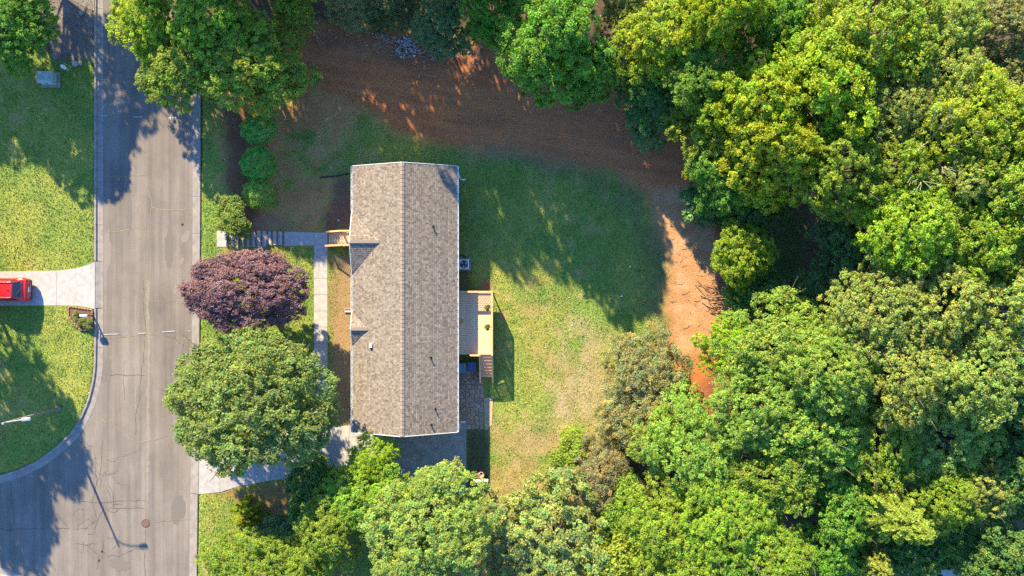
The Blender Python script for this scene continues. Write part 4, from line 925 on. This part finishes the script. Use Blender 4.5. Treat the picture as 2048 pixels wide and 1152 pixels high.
def plant(name, cat, label, px, py, rpx, ztop, key, tint, group=None, ry=None, world=False, trunk=True, wide=.72):
    """one tree: photo position of the crown outline, radius in photo pixels, height in metres"""
    cr_, tr_, R0, H0 = PROTO[key]; SEQ[0] += 1; r = random.Random(SEQ[0] * 31 + 5)
    g = G(px, py).z; zc = g + ztop * wide
    p = W(px, py, 0 if world else zc); g = float(slope_z(p.x, p.y)); k = (CAMH - (0 if world else zc)) / FPX
    e = empty(name, (p.x, p.y, g), label, cat, group)
    el = r.uniform(.88, 1.13) if ry is None else 1; sx = rpx * k / R0 * el; sy = (ry or rpx) * k / R0 / el; sz = ztop / H0; rot = r.uniform(0, 6.28) if ry is None else r.choice((0, math.pi))
    ov = 1.0
    for nm_, me in (('crown', cr_), ('trunk', tr_)):
        if nm_ == 'trunk' and not trunk: continue
        o = bpy.data.objects.new(nm_, me); link(o, (p.x, p.y, g), e); o.scale = (sx, sy, sz); o.rotation_euler[2] = rot
        t = [c * r.uniform(.92, 1.08) for c in tint]; o.color = (*t, 1) if nm_ == 'crown' else (1, 1, 1, 1)
    return e
YG = (.318, .430, .028); LG = (.270, .385, .036); GR = (.170, .330, .036); DG = (.130, .260, .052); OL = (.325, .395, .080); BL = (.165, .280, .090); BG = (.275, .415, .060); KH = (.330, .335, .120)
T, B_T, S_ = 'broadleaf_tree', 'tree', 'shrub'
wood = 'trees of the wood behind the yard'; topw = 'trees along the top of the dirt yard'; low = 'trees below the driveway'
LIST = [
 # by the road, top
 (T, B_T, 'yellow-green tree crown over the road at the top edge', 300, 42, 84, 6.0, 'maple0', YG, 'trees by the road'),
 (T, B_T, 'dense green tree above the clipped evergreens', 492, 120, 108, 7.0, 'maple1', LG, 'trees by the road'),
 (T, B_T, 'dark green tree leaning over the road kerb, between the yellow-green crown and the evergreens', 372, 128, 98, 5.4, 'maple2', LG, 'trees by the road'),
 (T, B_T, 'leafy tree at the top edge behind the two tall road trees', 420, 30, 88, 7.6, 'maple1', LG, 'trees by the road'),
 (T, B_T, 'dark tree in the corner beyond the utility box', 14, 56, 84, 6.2, 'maple2', GR, 'trees by the road'),
 (T, B_T, 'bright small tree at the top edge beside the bare dead branches', 590, 18, 52, 5.5, 'light0', LG, topw),
 ('plum_tree', B_T, 'round purple-leaved plum tree beside the road', 487, 584, 130, 5.2, 'plum', (.285, .160, .190), None),
 ('pear_tree', B_T, 'large round green tree between the road and the house', 497, 813, 176, 8.4, 'pear', (.230, .318, .066), None),
 # clipped evergreens and front shrubs
 ('evergreen_shrub', S_, 'topmost of three clipped round evergreen shrubs', 511, 257, 30, 2.1, 'clip0', (.20, .46, .075), 'clipped evergreens in the front bed'),
 ('evergreen_shrub', S_, 'middle and largest of three clipped round evergreen shrubs', 511, 326, 33, 2.2, 'clip1', (.18, .44, .075), 'clipped evergreens in the front bed'),
 ('evergreen_shrub', S_, 'lowest of three clipped evergreens, its tips catching the sun', 512, 385, 30, 1.8, 'clip2', (.26, .48, .06), 'clipped evergreens in the front bed'),
 (S_, S_, 'glossy shrub with reddish tips beside the garden steps', 460, 432, 39, 1.5, 'bush0', (.20, .32, .045), None),
 # below the driveway
 ('arborvitae', S_, 'upright yellow-green conifer shrub beside the lower kerb', 484, 1040, 38, 2.8, 'fir_low', (.27, .34, .03), None),
 (T, B_T, 'light green small tree touching the lower end of the roof', 742, 922, 54, 5.2, 'light1', YG, low),
 (T, B_T, 'yellow-green tree over the driveway below the house', 725, 1000, 92, 6.0, 'light0', LG, low),
 (T, B_T, 'large olive-green tree below the driveway end', 860, 1048, 136, 7.2, 'oak1', OL, low),
 (T, B_T, 'olive tree at the bottom edge under the large olive tree', 830, 1130, 95, 6.5, 'oak2', OL, low),
 (T, B_T, 'yellow-green tree at the bottom edge left of the olive trees', 655, 1065, 80, 6.0, 'light1', LG, low),
 (T, B_T, 'green tree filling the bottom edge near the lower kerb', 500, 1135, 92, 5.0, 'light1', LG, low),
 (T, B_T, 'mid-green tree at the bottom edge between the kerb tree and the olive trees', 605, 1150, 75, 5.0, 'light0', LG, low),
 (S_, S_, 'dark green shrub against the lower edge of the driveway', 625, 970, 52, 2.6, 'bush1', DG, low),
 (S_, S_, 'dark shrub in the shade below the driveway shrub', 620, 1035, 55, 2.8, 'bush0', DG, low),
 (S_, S_, 'bluish dark shrub beside the upright conifer shrub', 560, 1085, 48, 2.4, 'bush1', BL, low),
 # lawn shrubs
 ('brush_thicket', S_, 'olive-brown thicket at the end of the sunny clay strip', 1292, 742, 92, 3.6, 'sparse0', (.33, .32, .13), 'thickets on the lawn edge'),
 ('brush_thicket', S_, 'olive-brown thicket just below the one by the clay strip', 1282, 822, 86, 3.4, 'sparse0', (.33, .31, .13), 'thickets on the lawn edge'),
 ('brush_thicket', S_, 'reddish-brown straggly brush at the lower end of the lawn', 1190, 955, 76, 2.4, 'sparse0', (.35, .315, .12), 'thickets on the lawn edge'),
 ('brush_thicket', S_, 'low green brush at the corner of the dry lawn', 1150, 905, 46, 1.8, 'bush0', LG, 'thickets on the lawn edge'),
 ('flowering_shrub', S_, 'wide cream-flowered shrub at the bottom edge below the lawn', 1110, 1075, 120, 3.6, 'flower', (.33, .37, .095), 'thickets on the lawn edge'),
 ('flowering_shrub', S_, 'cream-flecked shrub between the basketball hoop and the bottom edge', 1010, 1060, 70, 3.0, 'flower', (.34, .36, .11), 'thickets on the lawn edge'),
 ('flowering_shrub', S_, 'pale shrub at the bottom edge below the cream-flowered one', 1045, 1150, 90, 3.2, 'flower', (.31, .36, .09), 'thickets on the lawn edge'),
 # top of the dirt yard
 (S_, S_, 'brownish low brush at the top edge above the dirt', 700, 12, 56, 2.6, 'sparse0', KH, topw),
 (S_, S_, 'brown-green brush at the top edge above the rubble heap', 790, 5, 62, 3.0, 'sparse0', (.16, .21, .07), topw),
 (T, B_T, 'dark bluish-green bushy tree beside the rubble heap', 885, 45, 64, 5.0, 'maple0', BL, topw),
 (T, B_T, 'mid-green tree at the top edge right of the bluish bushy tree', 985, 18, 68, 6.5, 'maple1', GR, topw),
 (T, B_T, 'large green tree reaching over the top of the dirt yard', 1105, 78, 118, 10.5, 'maple0', GR, topw),
 (T, B_T, 'low leafy lobe of green tree hanging over the dark soil', 1175, 140, 68, 7.5, 'maple2', GR, topw),
 (S_, S_, 'grey-green shrub at the top edge between two yellow trees', 1255, 35, 55, 6.0, 'light0', OL, topw),
 (T, B_T, 'bright yellow-green tree near the top edge above the curve of the dirt', 1335, 72, 92, 8.5, 'maple1', YG, wood),
 (T, B_T, 'dark green understorey tree under the bright yellow-green tree', 1300, 170, 66, 5.0, 'maple2', DG, wood),
 (T, B_T, 'bluish-green low tree on the bend of the dirt yard', 1325, 225, 62, 4.0, 'maple0', BL, wood),
 (T, B_T, 'yellow tree at the top edge between the grey-green shrub and dark crowns', 1440, 35, 72, 12.5, 'maple0', YG, wood),
 (T, B_T, 'deep green tree inside the wood near the dirt bend', 1420, 150, 82, 9.0, 'oak0', GR, wood),
 (T, B_T, 'dark green tree at the top edge in the gap between yellow crowns', 1560, 55, 82, 9.5, 'maple2', GR, wood),
 (T, B_T, 'tall golden-green crown, biggest at the top edge of the wood', 1720, 62, 128, 15.0, 'oak1', YG, wood),
 (T, B_T, 'golden-green crown just below the biggest one', 1640, 175, 112, 14.0, 'maple2', YG, wood),
 (T, B_T, 'yellow-lit tree above the wood edge at the dirt bend', 1525, 215, 90, 12.0, 'maple1', YG, wood),
 (T, B_T, 'green tree on the wood edge right beside the dirt bend', 1425, 262, 78, 7.0, 'maple0', LG, wood),
 (T, B_T, 'green tree with a few yellow tips above the dark shrubs', 1462, 335, 78, 7.0, 'maple2', GR, wood),
 (T, B_T, 'yellow-green tree above the shaded clearing', 1560, 310, 92, 11.5, 'maple0', YG, wood),
 (T, B_T, 'sunlit tree at the upper right of the shaded clearing', 1665, 335, 92, 12.0, 'oak3', LG, wood),
 (T, B_T, 'olive crown in the middle of the upper wood', 1765, 225, 92, 12.5, 'oak2', OL, wood),
 (T, B_T, 'greyish olive crown beside the biggest golden-green crown', 1865, 75, 84, 12.0, 'oak0', OL, wood),
 (T, B_T, 'pale olive crown under the greyish olive crown', 1850, 170, 90, 13.0, 'oak3', OL, wood),
 (T, B_T, 'thin grey-brown olive tree in the top corner of the wood', 1985, 60, 92, 10.5, 'light1', KH, wood),
 (T, B_T, 'sparse tree at the right edge below the top corner', 2030, 165, 75, 9.5, 'light0', KH, wood),
 (T, B_T, 'broad bright crown in the upper right of the wood', 1905, 262, 108, 14.5, 'oak1', YG, wood),
 (T, B_T, 'bright crown at the right edge beside the broad bright crown', 2010, 265, 92, 14.5, 'oak2', YG, wood),
 (T, B_T, 'yellow-green crown between the olive crown and the dome-shaped crown', 1775, 345, 80, 12.5, 'oak0', LG, wood),
 (T, B_T, 'crown with a few bare twigs above the dome-shaped crown', 1885, 365, 84, 13.0, 'oak3', OL, wood),
 (T, B_T, 'bright crown on the right edge a third of the way down', 1990, 385, 95, 14.0, 'oak1', LG, wood),
 (T, B_T, 'dome-shaped golden crown to the right of the shaded clearing', 1800, 455, 98, 13.5, 'oak2', YG, wood),
 (T, B_T, 'olive-yellow crown beside the dome-shaped golden crown', 1925, 485, 90, 13.0, 'oak0', LG, wood),
 (T, B_T, 'green crown on the right edge at mid height', 2035, 505, 80, 12.5, 'oak3', LG, wood),
 (S_, S_, 'dark bluish shrub tree on the right rim of the shaded clearing', 1695, 490, 60, 6.5, 'maple1', BL, wood),
 (S_, S_, 'grey-blue low tree at the lower rim of the shaded clearing', 1655, 580, 58, 5.0, 'light1', BL, wood),
 (T, B_T, 'small sunlit yellow-green tree between the clay strip and the clearing', 1490, 505, 58, 6.0, 'maple1', YG, wood),
 (S_, S_, 'dark low shrub at the shaded top of the clay strip', 1420, 400, 44, 3.0, 'bush1', BL, wood),
 (S_, S_, 'dark shrub on the upper left rim of the shaded clearing', 1512, 430, 52, 5.0, 'maple0', DG, wood),
 (S_, S_, 'dark shrub in the shade behind the brush pile', 1520, 590, 55, 4.0, 'bush0', DG, wood),
 (T, B_T, 'pale olive crown below the shaded clearing', 1750, 625, 96, 11.5, 'oak1', OL, wood),
 (T, B_T, 'pale crown in the middle of the right half of the wood', 1865, 605, 92, 12.5, 'oak3', OL, wood),
 (T, B_T, 'olive crown at the right edge just below mid height', 1985, 615, 100, 13.0, 'oak0', OL, wood),
 (T, B_T, 'bright green crown at the lower end of the clay strip', 1555, 690, 100, 8.5, 'light1', BG, wood),
 (T, B_T, 'yellow-green tree overhanging the lower clay strip', 1466, 695, 66, 6.5, 'light0', YG, wood),
 (T, B_T, 'green crown left of the dark gap in the lower wood', 1650, 735, 92, 10.5, 'oak2', BG, wood),
 (T, B_T, 'light green tree beside the red clay gully', 1520, 810, 92, 8.5, 'oak3', BG, wood),
 (T, B_T, 'pale olive crown right of the dark gap in the lower wood', 1800, 745, 95, 12.0, 'oak2', OL, wood),
 (T, B_T, 'olive crown near the right edge in the lower wood', 1920, 745, 98, 12.5, 'oak1', OL, wood),
 (T, B_T, 'shaded bluish crown at the right edge in the lower wood', 2030, 800, 84, 10.0, 'maple2', BL, wood),
 (T, B_T, 'bright yellow-green crown in the middle of the lower wood', 1640, 855, 104, 9.0, 'light0', BG, wood),
 (T, B_T, 'yellowish crown below the dark gap', 1755, 865, 95, 9.0, 'oak0', LG, wood),
 (T, B_T, 'cream-tipped olive crown near the lower right', 1880, 865, 98, 9.0, 'oak3', OL, wood),
 (T, B_T, 'dark green crown at the lower right edge', 2020, 930, 88, 9.0, 'maple1', DG, wood),
 (T, B_T, 'bright green bushy tree right of the straggly brush', 1400, 905, 100, 7.0, 'light1', BG, wood),
 (T, B_T, 'fresh green tree between the gully and the bottom trees', 1320, 880, 60, 4.5, 'light0', BG, wood),
 (T, B_T, 'yellow-green round crown above the dark hollow of the lower wood', 1560, 945, 96, 7.5, 'light1', LG, wood),
 (T, B_T, 'yellow-green tree at the bottom centre of the wood', 1450, 1045, 98, 7.5, 'oak0', LG, wood),
 (T, B_T, 'green tree at the bottom edge right of the flowered shrubs', 1335, 1060, 92, 6.0, 'light0', LG, wood),
 (T, B_T, 'tree cut by the bottom edge below the bottom centre tree', 1400, 1145, 90, 6.5, 'light1', LG, wood),
 (T, B_T, 'yellow-tipped tree at the bottom edge beside the dark hollow', 1545, 1120, 82, 7.0, 'oak2', LG, wood),
 (T, B_T, 'dark shaded tree in the hollow of the lower wood', 1690, 1000, 76, 7.5, 'maple0', GR, wood),
 (T, B_T, 'dark shaded tree at the bottom edge below the hollow', 1660, 1090, 70, 6.5, 'light0', GR, wood),
 ('fir_tree', B_T, 'feathery golden conifer in the lower right wood', 1805, 1040, 98, 13.5, 'fir', (.30, .37, .06), wood),
 ('fir_tree', B_T, 'smaller feathery conifer at the bottom edge by the paved strip', 1750, 1125, 62, 8.0, 'fir', (.27, .32, .06), wood),
 (T, B_T, 'cream-green crown above the feathery conifer', 1945, 965, 72, 8.8, 'oak3', OL, wood),
 (T, B_T, 'green crown between the feathery conifer and the cream-green crown', 1880, 985, 76, 9.0, 'oak0', LG, wood),
 (T, B_T, 'dark shaded tree at the bottom edge beside the paved strip', 1905, 1068, 66, 6.0, 'maple0', DG, wood),
 (T, B_T, 'low dark tree under the feathery conifer', 1825, 1108, 60, 5.5, 'maple1', DG, wood),
 (T, B_T, 'dark tree in the bottom right corner', 2000, 1105, 88, 8.0, 'maple2', DG, wood),
 (S_, S_, 'low green shrub at the bottom edge between flowered shrubs and wood', 1240, 1110, 72, 3.2, 'bush1', LG, 'thickets on the lawn edge'),
 (S_, S_, 'green brush between the reddish brush and the flowered shrub', 1255, 1020, 55, 3.0, 'bush0', GR, 'thickets on the lawn edge'),
]
RY = {'plum': 86, 'pear': 152}
for row in LIST:
    nm_, cat, lb, px, py, rp, zt, key, tint, grp = row
    plant(nm_, cat, lb, px, py, rp * (1.13 if grp == wood else 1.0), 11.5 + (zt - 11.5) * .6 if grp == wood and zt > 9 else zt, key, tint, grp, ry=RY.get(key))
for lb, px, py, rp, rpy in (('x', 0, 0, 0, 0),): pass
# trees standing outside the picture: their shadows fall into it (ground position in photo pixels)
OFF = [(780, -95, 85, 14.3), (905, -70, 85, 13.8), (1010, -105, 85, 13.5), (655, -110, 85, 13.4), (560, -130, 85, 12.8), (395, -95, 85, 12.2), (495, -110, 85, 12.4), (500, -265, 90, 9.0), (410, -300, 90, 10.0), (590, -260, 90, 10.0), (470, -130, 80, 11.5), (1060, -60, 75, 10.5), (1180, -90, 80, 9.0), (720, -210, 95, 13), (860, -220, 95, 13), (990, -230, 95, 13),
       (60, -165, 110, 9.8), (-80, -120, 110, 9.5), (-190, -160, 110, 10.0), (170, -170, 70, 8.0), (-60, -20, 60, 6.5),
       (-140, 470, 105, 10.5), (-40, 535, 70, 9.8), (-130, 620, 95, 10.3), (-260, 560, 110, 10.5), (-120, 690, 80, 9.6), (-240, 700, 90, 9.5), (-330, 430, 100, 10)]
for i, (px, py, rp, zt) in enumerate(OFF):
    side = 'above the top edge' if py < 0 else 'beyond the left edge'
    plant(T, B_T, 'tree outside the picture ' + side + ', seen only by its shadow', px, py, rp, zt, ('oak%d' % (i % 4)) if i % 3 == 1 else 'light%d' % (i % 2), LG, 'trees outside the picture ' + side, world=True)

# bare dead tree and fallen branches
def bare(name, label, cat, base, H, seed, m, spread=1.0, lean=(0, 0), depth=4, r0=.12):
    rr2 = random.Random(seed); b = MB()
    def grow(p, d, L, r_, k):
        q = p + d * L * .5 + Vector((rr2.uniform(-.06, .06), rr2.uniform(-.06, .06), rr2.uniform(-.04, .06))) * L; e = q + d * L * .5
        b.tube([p, q, e], [r_, r_ * .8, r_ * .62], 5, False)
        if k == 0: return
        for _ in range(rr2.randint(2, 3)):
            nd_ = (d + Vector((rr2.uniform(-1, 1), rr2.uniform(-1, 1), rr2.uniform(-.45, .5))) * spread * .75).normalized(); grow(e, nd_, L * rr2.uniform(.55, .8), r_ * .6, k - 1)
            if rr2.random() < .4: grow(q, (d + Vector((rr2.uniform(-1, 1), rr2.uniform(-1, 1), rr2.uniform(-.3, .4))) * spread).normalized(), L * .5, r_ * .4, max(0, k - 2))
    base = Vector(base); grow(base, Vector((lean[0], lean[1], 1)).normalized(), H * .36, r0, depth)
    return tag(b.build(name, m, None, base), label, cat)
bare('dead_tree', 'bleached bare dead tree at the top edge among the road trees', 'tree', tuple(W(535, 92, YD)), 7.5, 3, 'deadwood', 1.1, (-.25, .1), 4, .11)
bare('dead_tree', 'grey bare twigs rising through the upper right canopy', 'tree', tuple(W(1730, 330, YD)), 14.5, 8, 'deadwood', .8, (.1, 0), 4, .13)
bare('dead_tree', 'pale bare snag in the top right corner', 'tree', tuple(W(1820, 235, YD)), 12.0, 9, 'deadwood', .8, (.12, .05), 4, .13)
bare('fallen_branch', 'pale forked branch lying on the dirt near the top edge', 'branch', tuple(W(622, 55, YD + .1)), 2.6, 12, 'deadwood', .5, (3, -5), 2, .05)
bare('fallen_branch', 'short bent pale branch lying on the dirt right of the rubble', 'branch', tuple(W(905, 76, YD + .1)), 2.0, 14, 'deadwood', .4, (6, .5), 1, .05)
bare('fallen_branch', 'small pale stick lying alone on the red dirt', 'branch', tuple(W(837, 156, YD + .06)), .7, 15, 'deadwood', .2, (1, 5), 0, .05)
# brush pile: cut stems, each too thin to pick apart
def sticks(name, label, pxs, n, Lr, rad, m, seed, hz, ang=None):
    rr2 = random.Random(seed); b = MB()
    for _ in range(n):
        x, y, sx, sy = pxs; c = G(rr2.gauss(x, sx), rr2.gauss(y, sy)); a = rr2.uniform(0, 6.28) if ang is None else rr2.gauss(ang, .6); L = rr2.uniform(*Lr)
        d = Vector((math.cos(a), math.sin(a), rr2.uniform(-.15, .3))).normalized(); c.z += rr2.uniform(.02, hz)
        b.tube([c - d * L / 2, c + Vector((rr2.uniform(-.05, .05), rr2.uniform(-.05, .05), .05)), c + d * L / 2], [rad * rr2.uniform(.5, 1.2), rad, rad * .4], 4, False)
    return tag(b.build(name, m), label, kind='stuff')
sticks('brush_pile', 'heap of reddish cut brushwood at the wood edge beside the clay strip', (1448, 578, 18, 16), 150, (.5, 1.7), .028, 'brushwood', 2, .8, -.4)
sticks('brush_pile', 'scattered grey sticks round the rubble heap', (840, 100, 55, 16), 90, (.3, 1.2), .02, 'deadwood', 3, .25)
sticks('brush_pile', 'loose twigs lying on the dark upper dirt', (1000, 170, 180, 45), 170, (.2, .7), .014, 'deadwood', 4, .08)
sticks('brush_pile', 'thin dark twigs on the sunny clay strip', (1390, 520, 40, 60), 60, (.3, .9), .016, 'brushwood', 5, .06, .3)

# rubble heap and stones
def rock_mesh(seed, cl):
    r = np.random.default_rng(seed); bm = bmesh.new(); bmesh.ops.create_icosphere(bm, subdivisions=1, radius=1)
    s = r.uniform(.6, 1.1, 3)
    for v in bm.verts: v.co = Vector([v.co[k] * s[k] for k in range(3)]) * r.uniform(.75, 1.15)
    me = bpy.data.meshes.new('rock'); bm.to_mesh(me); bm.free(); me.materials.append(M['stone']); a = me.attributes.new('col', 'FLOAT_COLOR', 'POINT')
    for k in range(len(me.vertices)): a.data[k].color = (*cl, 1)
    return me
RM = [rock_mesh(k, c) for k, c in enumerate([(.40, .38, .36), (.33, .33, .36), (.46, .42, .36), (.26, .25, .26)])]
def rocks(name, label, spec, n, sr, seed):       # many small stones joined as one mass
    rr2 = np.random.default_rng(seed); V = []; F = []; C = []; off = 0
    base = [(np.array([v.co[:] for v in m_.vertices]), np.array([p.vertices[:] for p in m_.polygons]), np.array(m_.attributes['col'].data[0].color[:3])) for m_ in RM]
    for i in range(n):
        v, f, c = base[rr2.integers(4)]; s = rr2.uniform(*sr); a = rr2.uniform(0, 6.28); x, y, sx, sy = spec[rr2.integers(len(spec))]
        g = G(rr2.normal(x, sx), rr2.normal(y, sy)); rot = np.array([[math.cos(a), -math.sin(a), 0], [math.sin(a), math.cos(a), 0], [0, 0, 1]])
        V.append((v * s) @ rot.T + np.array([g.x, g.y, g.z + s * .35])); F.append(f + off); off += len(v); C.append(np.tile(c * rr2.uniform(.7, 1.25), (len(v), 1)))
    me = mesh_np(name, np.vstack(V), np.vstack(F), M['stone'], np.vstack(C)); return tag(link(bpy.data.objects.new(name, me)), label, kind='stuff')
rocks('rubble', 'heap of pale blue-grey rubble at the top of the dirt yard', [(808, 92, 12, 9), (822, 104, 14, 8), (815, 84, 10, 7)], 110, (.06, .17), 6)
rocks('rubble', 'loose pale stones scattered along the upper dirt edge', [(930, 100, 40, 14), (770, 75, 30, 12), (700, 60, 30, 20), (880, 110, 20, 10)], 120, (.04, .11), 7)
for k, (px, py, s, lb) in enumerate(((885, 103, .27, 'blue-grey boulder at the wood edge right of the rubble heap'), (901, 100, .17, 'pale round stone next to the blue-grey boulder'), (830, 93, .22, 'pale round stone at the right side of the rubble heap'), (796, 101, .22, 'blue-white stone at the left end of the rubble heap'),
                                    (151, 128, .30, 'flat grey stone at the edge of the leaf-litter bed'), (162, 127, .2, 'smaller grey stone at the edge of the leaf-litter bed'), (164, 27, .3, 'grey-blue stone in the leaf-litter bed near the top edge'), (677, 441, .14, 'pale stone in the soil by the porch stairs'))):
    q = G(px, py, s * .3); o = link(bpy.data.objects.new('rock', RM[(k + 1) % 4]), q); o.scale = (s * 1.2, s, s * .6); o.rotation_euler[2] = k * 1.3; tag(o, lb, 'rock')

# bed plants, rail planters
for k, (px, py) in enumerate(((152, 638), (160, 646), (170, 650), (178, 645), (166, 641), (177, 654), (150, 628))):
    g = G(px, py); e = plant('bedding_plant', 'plant', 'small leafy green plant in the brick-edged bed below the mailbox', px, py, 6.5, .42, 'bush%d' % (k % 2), (.28, .33, .10), 'plants in the mailbox bed', trunk=False)
for px, py, lb in ((977, 615, 'upper of two leafy planters on the deck railing'), (977, 654, 'lower of two leafy planters on the deck railing')):
    z = DZ + .75; q = W(px - 2, py, z); e = empty('rail_planter', (q.x, q.y, z - .2), lb, 'planter', 'planters on the deck railing')
    b = MB(); b.cyl((q.x, q.y, z - .2), .12, .26, 14, .17); b.build('pot', 'terracotta', e)
    b = MB(); b.tube([(q.x + .1, q.y, z + .02), (q.x + .2, q.y, z + .2), (-1.58, q.y, z + .27)], .012, 5); b.build('hanger', 'black', e)
    o = link(bpy.data.objects.new('foliage', PROTO['bush0'][0]), (q.x, q.y, z - .02), e); o.scale = (.15, .15, .16); o.color = (.22, .24, .03, 1)

# ------------------------------------------------------------------ grass blades and loose chips
def scatter(n, x0, x1, y0, y1): return rng.uniform(x0, x1, n), rng.uniform(y0, y1, n)
x, y = scatter(420000, -41.8, 22, -23.8, 23.6); z, rd, px, py = ground_z(x, y)
c = ground_color(px, py); green = c[:, 1] / c[:, 0]
hx = (x > X0 + .3) & (x < WX1) & (y > Y0) & (y < Y1)
paved = np.zeros(len(x), bool)
for P in ([(-300, 543), (113, 541), (150, 537), (190, 524), (190, 618), (150, 611), (-300, 611)], DT + DB[::-1], [(433, 461), (628, 463), (628, 494), (433, 495)], [(627, 463), (656, 463), (656, 860), (627, 860)], [(904, 741), (970, 741), (970, 858), (904, 858)], bedP, [(968, 796), (986, 794), (984, 850), (970, 862)], [(648, 455), (715, 455), (715, 495), (648, 495)]):
    paved |= poly_sdf(px, py, P) < 1.2
keep = (rd > .02) & ~hx & ~paved & (green > .78 + .35 * rng.random(len(x)) - .12) & (px < 1480)
x, y, z, c, px, py = (a[keep] for a in (x, y, z, c, px, py)); n = len(x)
a = rng.uniform(0, 6.28, n); h = rng.uniform(.035, .095, n); w = rng.uniform(.02, .05, n); lx = rng.normal(0, .05, n); ly = rng.normal(0, .05, n)
V = np.stack([np.stack([x - np.cos(a) * w, y - np.sin(a) * w, z - .01], 1), np.stack([x + np.cos(a) * w, y + np.sin(a) * w, z - .01], 1), np.stack([x + lx, y + ly, z + h], 1)], 1).reshape(-1, 3)
cc = c * rng.uniform(.5, 1.6, n)[:, None]
tag(link(bpy.data.objects.new('grass', mesh_np('grass', V, np.arange(n * 3).reshape(n, 3), M['grass'], np.repeat(cc, 3, 0)))), 'short yellow-green lawn grass', kind='stuff')
x, y = scatter(90000, -36, 20, -22, 23); z, rd, px, py = ground_z(x, y); c = ground_color(px, py); green = c[:, 1] / c[:, 0]
dens = np.where(green < .62, .3, np.where(green < .8, .25, .02)) * np.clip((fbm(px / 40, py / 40, 15) - .3) * 3, .15, 1.2); hx = (x > X0 + .3) & (x < WX1) & (y > Y0) & (y < Y1)
keep = (rd > .05) & ~hx & (rng.random(len(x)) < dens)
for P in (DT + DB[::-1], [(433, 461), (628, 463), (628, 494), (433, 495)], [(627, 463), (656, 463), (656, 860), (627, 860)], [(904, 741), (970, 741), (970, 858), (904, 858)]): keep &= poly_sdf(px, py, P) > 1
x, y, z = x[keep], y[keep], z[keep]; n = len(x); a = rng.uniform(0, 6.28, n); L = rng.uniform(.015, .055, n) * np.where(rng.random(n) < .06, 1.8, 1); w = L * rng.uniform(.2, .8, n)
dx_, dy_ = np.cos(a), np.sin(a); t = rng.normal(0, .015, n)
V = np.stack([np.stack([x - dx_ * L, y - dy_ * L, z + .012 + t * 0], 1), np.stack([x + dy_ * w, y - dx_ * w, z + .03 + np.abs(t)], 1), np.stack([x + dx_ * L, y + dy_ * L, z + .02], 1), np.stack([x - dy_ * w, y + dx_ * w, z + .012], 1)], 1).reshape(-1, 3)
pal = np.array([(.34, .25, .17), (.22, .14, .09), (.12, .075, .05), (.42, .35, .27), (.28, .16, .09)]); cc = pal[rng.integers(0, 5, n)] * rng.uniform(.7, 1.15, n)[:, None]
tag(link(bpy.data.objects.new('leaf_litter', mesh_np('leaf_litter', V, np.arange(n * 4).reshape(n, 4), M['speck'], np.repeat(cc, 4, 0)))), 'wood chips, dry leaves and pebbles on bare soil', kind='stuff')
